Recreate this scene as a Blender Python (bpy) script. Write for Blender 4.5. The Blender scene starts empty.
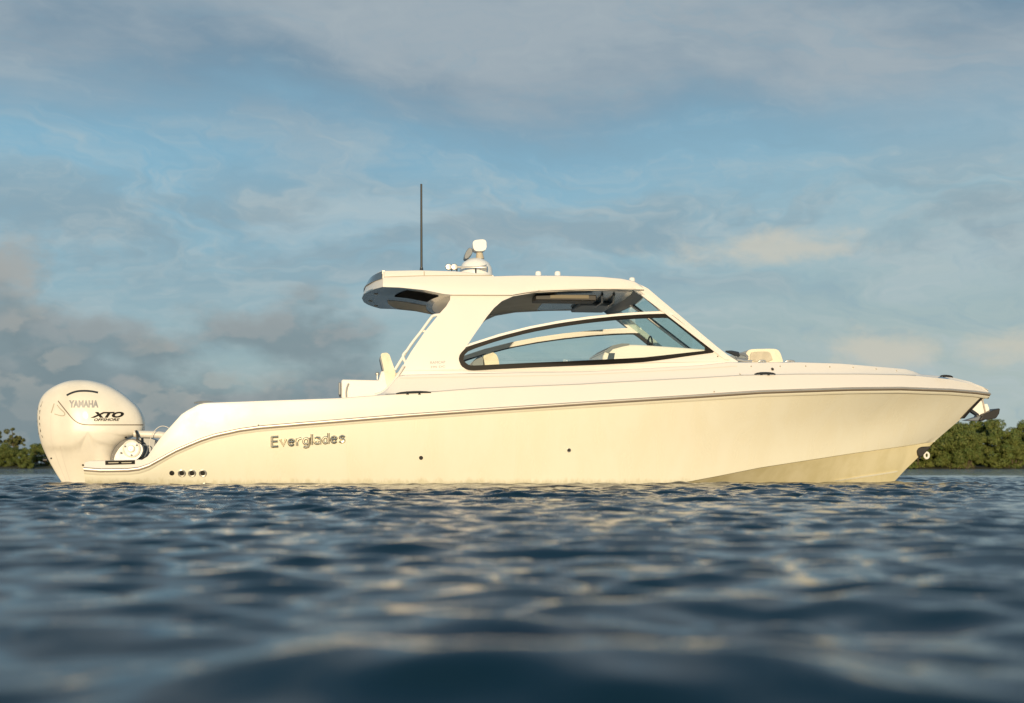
import bpy, bmesh, math, random
import numpy as np
from mathutils import Vector, Matrix
from mathutils.bvhtree import BVHTree
from mathutils.geometry import tessellate_polygon

R = math.radians
scene = bpy.context.scene
col = scene.collection

# ------------------------------------------------------------------ camera
FOC, HOR, CAMH = 1422.0, 466.5, 0.25
cam_d = bpy.data.cameras.new('camera')
cam = bpy.data.objects.new('camera', cam_d)
col.objects.link(cam)
cam.location = (0, 0, CAMH)
cam.rotation_euler = (R(90), 0, 0)
cam_d.sensor_width = 36.0
cam_d.lens = FOC / 1024 * 36.0
cam_d.shift_y = (HOR - 351.5) / 1024
cam_d.clip_start = 0.05
cam_d.clip_end = 20000
cam_d.dof.use_dof = True
cam_d.dof.focus_distance = 20.0
cam_d.dof.aperture_fstop = 2.2
scene.camera = cam

# ------------------------------------------------------------------ light
SUN_EL, SUN_AZ = 5.2, 6.0            # sun behind the camera, to its left
world = bpy.data.worlds.new('World')
scene.world = world
world.use_nodes = True
wt = world.node_tree
sun_d = bpy.data.lights.new('sun', 'SUN')
sun_d.energy = 4.5
sun_d.color = (1.0, 0.79, 0.50)
sun_d.angle = R(0.6)
sun = bpy.data.objects.new('sun', sun_d)
col.objects.link(sun)
sdir = Vector((-math.sin(R(SUN_AZ)) * math.cos(R(SUN_EL)), -math.cos(R(SUN_AZ)) * math.cos(R(SUN_EL)), math.sin(R(SUN_EL))))
sun.rotation_euler = sdir.to_track_quat('Z', 'Y').to_euler()
scene.view_settings.view_transform = 'Standard'
scene.view_settings.look = 'None'
scene.view_settings.exposure = 0.0
scene.view_settings.gamma = 1.0
scene.view_settings.use_curve_mapping = False


class NT:
    """small expression builder for a node tree"""
    def __init__(s, t):
        s.t = t
    def new(s, ty, **k):
        n = s.t.nodes.new(ty)
        for a, b in k.items():
            setattr(n, a, b)
        return n
    def link(s, v, sock):
        if isinstance(v, (int, float)):
            sock.default_value = v
        elif isinstance(v, (tuple, list)):
            if len(v) == 3 and len(sock.default_value) == 4:
                v = tuple(v) + (1,)
            sock.default_value = v
        else:
            s.t.links.new(v, sock)
    def m(s, op, a, b=0.0, c=0.0, clamp=False):
        n = s.new('ShaderNodeMath', operation=op, use_clamp=clamp)
        s.link(a, n.inputs[0]); s.link(b, n.inputs[1]); s.link(c, n.inputs[2])
        return n.outputs[0]
    def ramp(s, v, a, b, lo=0.0, hi=1.0):
        n = s.new('ShaderNodeMapRange', interpolation_type='SMOOTHSTEP')
        s.link(v, n.inputs['Value']); s.link(a, n.inputs['From Min']); s.link(b, n.inputs['From Max'])
        s.link(lo, n.inputs['To Min']); s.link(hi, n.inputs['To Max'])
        return n.outputs[0]
    def mix(s, f, a, b):
        n = s.new('ShaderNodeMix', data_type='RGBA')
        s.link(f, n.inputs[0]); s.link(a, n.inputs[6]); s.link(b, n.inputs[7])
        return n.outputs[2]
    def noise(s, vec, scale, detail=6, rough=0.55, dist=0.0):
        n = s.new('ShaderNodeTexNoise')
        if vec is not None:
            s.link(vec, n.inputs['Vector'])
        s.link(scale, n.inputs['Scale']); s.link(detail, n.inputs['Detail'])
        s.link(rough, n.inputs['Roughness']); s.link(dist, n.inputs['Distortion'])
        return n.outputs[0]
    def xyz(s, x, y, z):
        n = s.new('ShaderNodeCombineXYZ')
        s.link(x, n.inputs[0]); s.link(y, n.inputs[1]); s.link(z, n.inputs[2])
        return n.outputs[0]


def build_sky():
    w = NT(wt)
    wt.nodes.clear()
    sky = w.new('ShaderNodeTexSky', sky_type='NISHITA')
    sky.sun_disc = False
    sky.sun_elevation = R(SUN_EL)
    sky.sun_rotation = R(180 + SUN_AZ)
    sky.altitude = 0
    sky.air_density = 1.0
    sky.dust_density = 1.5
    sky.ozone_density = 1.5
    tc = w.new('ShaderNodeTexCoord')
    sp = w.new('ShaderNodeSeparateXYZ')
    w.link(tc.outputs['Generated'], sp.inputs[0])
    x, y, z = sp.outputs
    az = w.m('ARCTAN2', x, y)
    el = w.m('ARCSINE', w.m('MAXIMUM', w.m('MINIMUM', z, 1.0), -1.0))
    S = 10.0                                     # background strength is 0.1
    def C(r, g, b):
        return (r * S, g * S, b * S)
    # warp field shared by every layer
    warp = w.noise(w.xyz(az, w.m('MULTIPLY', el, 2.0), 0.0), 3.5, 5)
    warp = w.m('SUBTRACT', warp, 0.5)
    el2 = w.m('ADD', el, w.m('MULTIPLY', warp, 0.07))
    hi = w.ramp(el, 0.30, 0.9)
    base = w.mix(0.85, sky.outputs[0], w.mix(w.ramp(el2, 0.0, 0.24), C(.36, .46, .47), C(.245, .485, .65)))
    base = w.mix(w.m('MULTIPLY', w.ramp(az, -0.1, 0.35), w.ramp(el2, 0.30, 0.02, 0.0, 0.8)), base, C(.425, .51, .49))
    # high thin streaks, tilted down to the right
    wv = w.m('MULTIPLY', warp, 1.2)
    st = w.noise(w.xyz(w.m('ADD', w.m('MULTIPLY', az, 1.3), wv), w.m('ADD', w.m('MULTIPLY', el, 4.2), w.m('ADD', w.m('MULTIPLY', az, 0.9), wv)), 3.3), 3.6, 9, 0.58, 0.1)
    base = w.mix(w.ramp(st, 0.46, 0.72, 0.0, 0.62), base, C(.44, .53, .56))
    # broad grey-blue deck above
    dk = w.noise(w.xyz(w.m('ADD', az, w.m('MULTIPLY', el, 0.5)), w.m('MULTIPLY', el, 2.6), 7.7), 4.2, 8, 0.52, 0.15)
    edge = w.m('ADD', el2, w.m('MULTIPLY', w.m('SUBTRACT', dk, 0.5), 0.15))
    edge = w.m('ADD', edge, w.m('MULTIPLY', w.m('ABSOLUTE', w.m('SUBTRACT', az, 0.0)), -0.04))
    deck_col = w.mix(w.ramp(dk, 0.38, 0.64), C(.175, .27, .36), C(.35, .41, .455))
    deck_col = w.mix(w.m('MULTIPLY', hi, 0.75), deck_col, C(.085, .25, .44))
    base = w.mix(w.ramp(edge, 0.168, 0.275, 0.0, 0.92), base, deck_col)
    # grey streak bank in the middle right
    sb = w.noise(w.xyz(w.m('MULTIPLY', az, 1.6), w.m('ADD', w.m('MULTIPLY', el, 7.0), wv), 1.2), 4.0, 8, 0.58, 0.1)
    band = w.m('MULTIPLY', w.ramp(el2, 0.10, 0.15), w.ramp(el2, 0.22, 0.165))
    base = w.mix(w.m('MULTIPLY', band, w.ramp(sb, 0.42, 0.62, 0.0, 0.65)), base, C(.26, .355, .41))
    fw = w.noise(w.xyz(w.m('ADD', w.m('MULTIPLY', az, 1.6), wv), w.m('ADD', w.m('MULTIPLY', el, 6.0), w.m('ADD', w.m('MULTIPLY', az, 1.2), wv)), 5.5), 9.0, 9, 0.62, 0.0)
    low = w.ramp(el2, 0.26, 0.17, 0.35, 1.0)
    base = w.mix(w.m('MULTIPLY', low, w.ramp(fw, 0.45, 0.75, 0.0, 0.5)), base, C(.48, .55, .56))
    base = w.mix(w.ramp(fw, 0.50, 0.28, 0.0, 0.30), base, C(.22, .37, .47))
    # low cumulus bank, thick on the left
    def cumulus(base, seed, lim, soft, body, lit, sc=9.0, op=0.9, amp=0.22):
        cv = w.xyz(az, w.m('MULTIPLY', el, 1.7), seed)
        cn = w.noise(cv, sc, 9, 0.52, 0.0)
        cn2 = w.noise(w.xyz(w.m('ADD', az, -0.008), w.m('MULTIPLY', w.m('ADD', el, 0.012), 1.7), seed), sc, 9, 0.52, 0.0)
        d = w.m('ADD', w.m('SUBTRACT', lim, el), w.m('MULTIPLY', w.m('SUBTRACT', cn, 0.5), amp))
        mask = w.ramp(d, 0.0, soft, 0.0, op)
        rel = w.m('SUBTRACT', cn, cn2)
        tone = w.ramp(rel, -0.01, 0.06)
        top = w.ramp(d, soft * 2.4, 0.0)
        c = w.mix(w.m('MULTIPLY', tone, w.m('ADD', w.m('MULTIPLY', top, 0.6), 0.3)), body, lit)
        return w.mix(mask, base, c)
    lim = w.m('SUBTRACT', w.ramp(az, -0.37, -0.24, 0.145, 0.105), w.ramp(az, -0.14, 0.02, 0.0, 0.13))
    base = cumulus(base, 2.6, lim, 0.05, C(.21, .28, .31), C(.325, .35, .355), 11.0, .88)
    lim2 = w.m('SUBTRACT', w.ramp(az, -0.37, -0.10, 0.10, 0.07), w.ramp(az, -0.10, 0.05, 0.0, 0.08))
    base = cumulus(base, 8.3, lim2, 0.04, C(.18, .24, .265), C(.42, .415, .38), 17.0, 0.55, 0.17)
    # warm small cumulus at the right, and low puffs
    def puff(base, ca, ce, wa, we, colr, op, seed):
        n = w.noise(w.xyz(az, w.m('MULTIPLY', el, 1.6), seed), 26.0, 8, 0.6, 0.2)
        da = w.m('DIVIDE', w.m('SUBTRACT', az, ca), wa)
        de = w.m('DIVIDE', w.m('SUBTRACT', el, ce), we)
        r = w.m('SQRT', w.m('ADD', w.m('MULTIPLY', da, da), w.m('MULTIPLY', de, de)))
        v = w.m('ADD', w.m('SUBTRACT', 1.0, r), w.m('MULTIPLY', w.m('SUBTRACT', n, 0.5), 2.2))
        return w.mix(w.ramp(v, 0.05, 0.95, 0.0, op), base, colr)
    base = puff(base, 0.190, 0.150, 0.095, 0.016, C(.60, .575, .49), 0.72, 4.4)
    base = puff(base, 0.250, 0.078, 0.055, 0.024, C(.58, .565, .48), 0.8, 9.1)
    base = puff(base, 0.345, 0.080, 0.050, 0.016, C(.58, .565, .48), 0.75, 6.2)
    base = puff(base, -0.345, 0.135, 0.040, 0.030, C(.385, .395, .38), 0.8, 3.9)
    bg = w.new('ShaderNodeBackground')
    w.link(base, bg.inputs[0])
    bg.inputs[1].default_value = 0.1
    out = w.new('ShaderNodeOutputWorld')
    wt.links.new(bg.outputs[0], out.inputs[0])


build_sky()

# ------------------------------------------------------------------ materials
def mat(name, color, rough=0.5, metal=0.0, coat=0.0, var=0.0, vscale=3.0, var_col=None, bump=0.0, bscale=40.0, spec=0.5, streak=1.0, scum=False):
    m = bpy.data.materials.new(name)
    m.use_nodes = True
    t = NT(m.node_tree)
    b = m.node_tree.nodes['Principled BSDF']
    b.inputs['Roughness'].default_value = rough
    b.inputs['Metallic'].default_value = metal
    b.inputs['Coat Weight'].default_value = coat
    b.inputs['Coat Roughness'].default_value = 0.06
    b.inputs['Specular IOR Level'].default_value = spec
    tc = t.new('ShaderNodeTexCoord')
    mp = t.new('ShaderNodeMapping')
    mp.inputs['Scale'].default_value = (1, 1, streak)
    t.link(tc.outputs['Object'], mp.inputs[0])
    if var > 0:
        n = t.noise(mp.outputs[0], vscale, 7, 0.6, 0.3)
        c2 = var_col or tuple(c * 0.7 for c in color)
        cc = t.mix(t.ramp(n, 0.35, 0.7, 0.0, var), tuple(color) + (1,), tuple(c2) + (1,))
        if scum:                                   # dried run-off and growth just above the waterline
            sz = t.new('ShaderNodeSeparateXYZ')
            t.link(tc.outputs['Object'], sz.inputs[0])
            n2 = t.noise(mp.outputs[0], 14.0, 6, 0.65)
            lvl = t.m('ADD', sz.outputs[2], t.m('MULTIPLY', t.m('SUBTRACT', n2, 0.5), 0.22))
            cc = t.mix(t.ramp(lvl, 0.09, 0.0, 0.0, 0.55), cc, (.50, .46, .30, 1))
        t.link(cc, b.inputs['Base Color'])
        t.link(t.ramp(n, 0.3, 0.8, rough * 0.85, min(1, rough * 1.25)), b.inputs['Roughness'])
    else:
        b.inputs['Base Color'].default_value = tuple(color) + (1,)
    if bump > 0:
        bn = t.new('ShaderNodeBump')
        bn.inputs['Strength'].default_value = bump
        bn.inputs['Distance'].default_value = 0.01
        t.link(t.noise(mp.outputs[0], bscale, 4), bn.inputs['Height'])
        m.node_tree.links.new(bn.outputs[0], b.inputs['Normal'])
    return m


M = {}
M['gel'] = mat('gelcoat', (.80, .77, .64), 0.26, coat=0.6, var=0.6, vscale=2.2, var_col=(.76, .71, .55), streak=0.22, bump=0.012, bscale=1.6, scum=True)
M['deck'] = mat('deck_gelcoat', (.745, .70, .645), 0.34, coat=0.3, var=0.35, vscale=2.0, var_col=(.74, .70, .63))
M['bottom'] = mat('bottom_gelcoat', (.76, .69, .47), 0.4, var=0.8, vscale=2.6, var_col=(.62, .55, .32), streak=0.25)
M['engine'] = mat('engine_paint', (.735, .69, .60), 0.40, coat=0.25, var=0.35, vscale=2.5)
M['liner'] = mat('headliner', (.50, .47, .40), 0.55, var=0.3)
M['steel'] = mat('stainless_steel', (.60, .57, .52), 0.4, metal=.75)
M['chrome'] = mat('chrome_letters', (.72, .66, .52), 0.27, metal=1.0)
M['rail'] = mat('rub_rail_vinyl', (.40, .35, .29), 0.35, var=0.5, vscale=6.0)
M['black'] = mat('black_rubber', (.018, .016, .014), 0.45)
M['frame'] = mat('window_frame_black', (.010, .008, .006), 0.5, spec=.2)
M['blackdecal'] = mat('black_decal', (.010, .009, .008), 0.6, spec=.15)
M['greydecal'] = mat('grey_decal', (.25, .25, .26), 0.4)
M['seam'] = mat('panel_seam', (.42, .37, .28), 0.6)
M['softseam'] = mat('pale_seam', (.66, .61, .54), 0.6)
M['cushion'] = mat('cushion_vinyl', (.78, .70, .54), 0.55, var=0.3, vscale=8, bump=0.1)
M['beige'] = mat('beige_vinyl', (.52, .46, .35), 0.6, var=0.4, vscale=10, bump=0.1)
M['grey'] = mat('grey_plastic', (.16, .18, .20), 0.4)
M['dark'] = mat('dark_panel', (.03, .033, .036), 0.25)
M['tint'] = mat('tinted_visor', (.07, .09, .11), 0.12)
M['white'] = mat('white_plastic', (.82, .80, .75), 0.3, coat=0.2)
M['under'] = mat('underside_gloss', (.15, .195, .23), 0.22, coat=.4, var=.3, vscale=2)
M['lipdark'] = mat('rail_gap_shadow', (.13, .10, .07), 0.5)
M['hatch'] = mat('hatch_black', (.006, .006, .006), .9, spec=.1)
M['wood'] = mat('bronze_panel', (.15, .125, .075), 0.4)


def glass_mat(name, tint, refl):
    m = bpy.data.materials.new(name)
    m.use_nodes = True
    nt = m.node_tree
    nt.nodes.clear()
    o = nt.nodes.new('ShaderNodeOutputMaterial')
    mx = nt.nodes.new('ShaderNodeMixShader')
    tr = nt.nodes.new('ShaderNodeBsdfTransparent')
    gl = nt.nodes.new('ShaderNodeBsdfGlossy')
    fr = nt.nodes.new('ShaderNodeFresnel')
    ad = nt.nodes.new('ShaderNodeMath')
    ad.operation = 'MULTIPLY'
    ad.inputs[1].default_value = refl
    fr.inputs[0].default_value = 1.45
    tr.inputs[0].default_value = tint + (1,)
    gl.inputs['Roughness'].default_value = 0.02
    nt.links.new(fr.outputs[0], ad.inputs[0])
    nt.links.new(ad.outputs[0], mx.inputs[0])
    nt.links.new(tr.outputs[0], mx.inputs[1])
    nt.links.new(gl.outputs[0], mx.inputs[2])
    nt.links.new(mx.outputs[0], o.inputs[0])
    return m


M['glass'] = glass_mat('window_glass', (.975, .99, .975), .6)
M['glass2'] = glass_mat('windshield_glass', (.90, .97, .95), .22)

# ------------------------------------------------------------------ helpers
def tag(o, label=None, cat=None, group=None, kind=None):
    if label: o['label'] = label
    if cat: o['category'] = cat
    if group: o['group'] = group
    if kind: o['kind'] = kind
    return o


def empty(name, loc=(0, 0, 0), rz=0.0, parent=None):
    o = bpy.data.objects.new(name, None)
    o.location = loc
    o.rotation_euler = (0, 0, rz)
    o.empty_display_size = 0.2
    col.objects.link(o)
    o.parent = parent
    return o


def link_mesh(name, verts, faces, m, parent=None, smooth=True, angle=35, bevel=0.0, subd=0, bseg=2):
    me = bpy.data.meshes.new(name)
    me.from_pydata([tuple(v) for v in verts], [], faces)
    me.validate()
    bm = bmesh.new()
    bm.from_mesh(me)
    bmesh.ops.remove_doubles(bm, verts=bm.verts, dist=1e-5)
    bmesh.ops.recalc_face_normals(bm, faces=bm.faces)
    ca = math.radians(angle)
    for f in bm.faces:
        f.smooth = smooth
    for e in bm.edges:
        if len(e.link_faces) == 2:
            e.smooth = e.calc_face_angle(0) < ca
    bm.to_mesh(me)
    bm.free()
    if isinstance(m, (list, tuple)):
        for q in m: me.materials.append(q)
    else:
        me.materials.append(m)
    o = bpy.data.objects.new(name, me)
    col.objects.link(o)
    o.parent = parent
    if bevel:
        b = o.modifiers.new('bevel', 'BEVEL')
        b.width = bevel
        b.segments = bseg
        b.limit_method = 'ANGLE'
        b.angle_limit = R(35)
        b.harden_normals = False
    if subd:
        s = o.modifiers.new('subd', 'SUBSURF')
        s.levels = s.render_levels = subd
    return o


class MB:
    """collects shapes for one mesh object"""
    def __init__(s):
        s.v, s.f = [], []
    def add(s, v, f):
        b = len(s.v)
        s.v += [Vector(p) for p in v]
        s.f += [tuple(i + b for i in q) for q in f]
        return s
    def box(s, c, h):
        v = [Vector(c) + Vector((a * h[0], b * h[1], d * h[2])) for a in (-1, 1) for b in (-1, 1) for d in (-1, 1)]
        return s.add(v, [(0, 1, 3, 2), (4, 6, 7, 5), (0, 4, 5, 1), (2, 3, 7, 6), (0, 2, 6, 4), (1, 5, 7, 3)])
    def tube(s, pts, r, n=10, caps=True):
        pts = [Vector(p) for p in pts]
        rr = r if isinstance(r, (list, tuple)) else [r] * len(pts)
        rings = []
        up = None
        for i, p in enumerate(pts):
            t = (pts[min(i + 1, len(pts) - 1)] - pts[max(i - 1, 0)]).normalized()
            if up is None:
                up = Vector((0, 0, 1)) if abs(t.z) < 0.9 else Vector((0, 1, 0))
            a = t.cross(up).normalized()
            up = a.cross(t).normalized()
            rings.append([p + (a * math.cos(2 * math.pi * k / n) + up * math.sin(2 * math.pi * k / n)) * rr[i] for k in range(n)])
        v = [q for ring in rings for q in ring]
        f = [(i * n + k, i * n + (k + 1) % n, (i + 1) * n + (k + 1) % n, (i + 1) * n + k) for i in range(len(pts) - 1) for k in range(n)]
        if caps:
            f += [tuple(range(n)), tuple((len(pts) - 1) * n + k for k in reversed(range(n)))]
        return s.add(v, f)
    def lathe(s, prof, origin, axis, n=28):
        axis = Vector(axis).normalized()
        a = axis.orthogonal().normalized()
        b = axis.cross(a)
        o = Vector(origin)
        v = [o + axis * h + (a * math.cos(2 * math.pi * k / n) + b * math.sin(2 * math.pi * k / n)) * max(r, 1e-4) for r, h in prof for k in range(n)]
        f = [(i * n + k, i * n + (k + 1) % n, (i + 1) * n + (k + 1) % n, (i + 1) * n + k) for i in range(len(prof) - 1) for k in range(n)]
        f += [tuple(range(n)), tuple((len(prof) - 1) * n + k for k in reversed(range(n)))]
        return s.add(v, f)
    def build(s, name, m, parent, **k):
        return link_mesh(name, s.v, s.f, m, parent, **k)


def lerp(a, b, t):
    return a + (b - a) * t


def sstep(a, b, x):
    t = max(0.0, min(1.0, (x - a) / (b - a)))
    return t * t * (3 - 2 * t)


def cr(pts, n):
    """Catmull-Rom through 2D/3D points"""
    P = [Vector(p) for p in pts]
    P = [P[0] * 2 - P[1]] + P + [P[-1] * 2 - P[-2]]
    out = []
    for i in range(1, len(P) - 2):
        for k in range(n):
            t = k / n
            out.append(0.5 * ((2 * P[i]) + (P[i + 1] - P[i - 1]) * t + (2 * P[i - 1] - 5 * P[i] + 4 * P[i + 1] - P[i + 2]) * t * t + (3 * P[i] - P[i - 1] - 3 * P[i + 1] + P[i + 2]) * t ** 3))
    out.append(P[-2].copy())
    return out


# the boat's own frame: x to the bow, y to port (away from the camera), z up; origin at the waterline
YAW = R(6.0)
BOAT = Vector((0, 21.8, 0))
FX = Vector((math.cos(YAW), math.sin(YAW), 0))
FY = Vector((-math.sin(YAW), math.cos(YAW), 0))


def to_local(p):
    d = Vector(p) - BOAT
    return Vector((d.dot(FX), d.dot(FY), d.z))


CL = to_local((0, 0, CAMH))


def ray(px, py):
    d = Vector(((px - 512) / FOC, 1, (HOR - py) / FOC))
    return Vector((d.dot(FX), d.dot(FY), d.z))


def at(px, py, ly):
    """measured point of the photograph -> point of the boat at lateral offset ly"""
    d = ray(px, py)
    return CL + d * ((ly - CL.y) / d.y)


def onto(px, py, fn, it=6):
    p = at(px, py, -1.5)
    for _ in range(it):
        p = at(px, py, fn(p.x, p.z))
    return p


def bvh_of(*obs):
    vs, fs = [], []
    for o in obs:
        b = len(vs)
        vs += [v.co.copy() for v in o.data.vertices]
        fs += [tuple(i + b for i in p.vertices) for p in o.data.polygons]
    return BVHTree.FromPolygons(vs, fs)


def drape(px, py, bvh, off=0.003):
    d = ray(px, py).normalized()
    h = bvh.ray_cast(CL, d)
    if h[0] is None:
        return None
    n = h[1]
    if n.dot(d) > 0:
        n = -n
    return h[0] + n * off, n


def resample(pts, step):
    P = [Vector(p) for p in pts]
    out = [P[0]]
    for a, b in zip(P, P[1:]):
        k = max(1, int((b - a).length / step))
        out += [a.lerp(b, (i + 1) / k) for i in range(k)]
    return out


def ribbon(name, pts, w, bvh, m, parent, off=0.003, step=3.0, smoothpts=0):
    if smoothpts:
        pts = cr([(p[0], p[1], 0) for p in pts], smoothpts)
    P = resample([(p[0], p[1], 0) for p in pts], step)
    v, f, prev = [], [], None
    for i, p in enumerate(P):
        t = (P[min(i + 1, len(P) - 1)] - P[max(i - 1, 0)]).normalized()
        n = Vector((-t.y, t.x, 0)) * (w / 2)
        a, b = drape(p.x + n.x, p.y + n.y, bvh, off), drape(p.x - n.x, p.y - n.y, bvh, off)
        if a and b:
            v += [a[0], b[0]]
            if prev is not None:
                f.append((prev, prev + 1, len(v) - 1, len(v) - 2))
            prev = len(v) - 2
        else:
            prev = None
    return link_mesh(name, v, f, m, parent)


def decal_poly(name, poly, bvh, m, parent, off=0.003):
    v = [drape(p[0], p[1], bvh, off) for p in poly]
    v = [q[0] for q in v if q]
    return link_mesh(name, v, [tuple(range(len(v)))], m, parent)


def text_mesh2d(s, weight=0.0, shear=0.0):
    c = bpy.data.curves.new('text', 'FONT')
    c.body = s
    c.size = 1.0
    c.offset = weight
    c.shear = shear
    c.resolution_u = 4
    o = bpy.data.objects.new('text', c)
    col.objects.link(o)
    dg = bpy.context.evaluated_depsgraph_get()
    me = bpy.data.meshes.new_from_object(o.evaluated_get(dg))
    v = [(q.co.x, q.co.y) for q in me.vertices]
    f = [tuple(p.vertices) for p in me.polygons]
    bpy.data.objects.remove(o)
    bpy.data.meshes.remove(me)
    return v, f


def lettering(name, s, x0, y0, x1, y1, h, bvh, m, parent, weight=0.02, shear=0.0, off=0.004):
    """lettering whose baseline runs from (x0,y0) to (x1,y1) on the surface, cap height h"""
    v, f = text_mesh2d(s, weight, shear)
    xs = [q[0] for q in v]; ys = [q[1] for q in v]
    a, b, top = min(xs), max(xs), 0.72
    out = []
    for q in v:
        u = (q[0] - a) / (b - a)
        r = drape(lerp(x0, x1, u), lerp(y0, y1, u) - q[1] / top * h, bvh, off)
        out.append(r[0] if r else Vector((0, 0, -3)))
    return link_mesh(name, out, f, m, parent, smooth=False)


def prism(name, poly_local_xz, y0, y1, m, parent, **k):
    n = len(poly_local_xz)
    v = [Vector((p[0], y0, p[1])) for p in poly_local_xz] + [Vector((p[0], y1, p[1])) for p in poly_local_xz]
    f = [(i, (i + 1) % n, n + (i + 1) % n, n + i) for i in range(n)]
    for t in tessellate_polygon([[Vector((p[0], p[1], 0)) for p in poly_local_xz]]):
        f += [tuple(t), tuple(i + n for i in reversed(t))]
    return link_mesh(name, v, f, m, parent, **k)


def pxprism(name, poly, y0, y1, m, parent, **k):
    q = [at(p[0], p[1], y0) for p in poly]
    return prism(name, [(p.x, p.z) for p in q], y0, y1, m, parent, **k)


def plate(name, outer, holes, fn, th, m, parent, out=0.0, mirror=False, step=6.0, **k):
    """a shaped panel with holes that follows the lateral surface fn, th thick"""
    loops = [resample([(p[0], p[1], 0) for p in L] + [(L[0][0], L[0][1], 0)], step)[:-1] for L in [outer] + holes]
    flat, idx = [], []
    for L in loops:
        idx.append((len(flat), len(L)))
        flat += L
    tri = tessellate_polygon([[Vector((p.x, p.y, 0)) for p in L] for L in loops])
    P = [onto(p.x, p.y, fn) for p in flat]
    A = [Vector((p.x, p.y - out, p.z)) for p in P]
    B = [Vector((p.x, p.y - out + th, p.z)) for p in P]
    n = len(P)
    f = [tuple(t) for t in tri] + [tuple(i + n for i in reversed(t)) for t in tri]
    for s, c in idx:
        for i in range(c):
            a, b = s + i, s + (i + 1) % c
            f.append((a, b, b + n, a + n))
    V = A + B
    if mirror:
        V = [Vector((p.x, -p.y, p.z)) for p in V]
    return link_mesh(name, V, f, m, parent, smooth=False, **k)


def interp(pts, q):
    return float(np.interp(q, [p[0] for p in pts], [p[1] for p in pts]))


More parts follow.
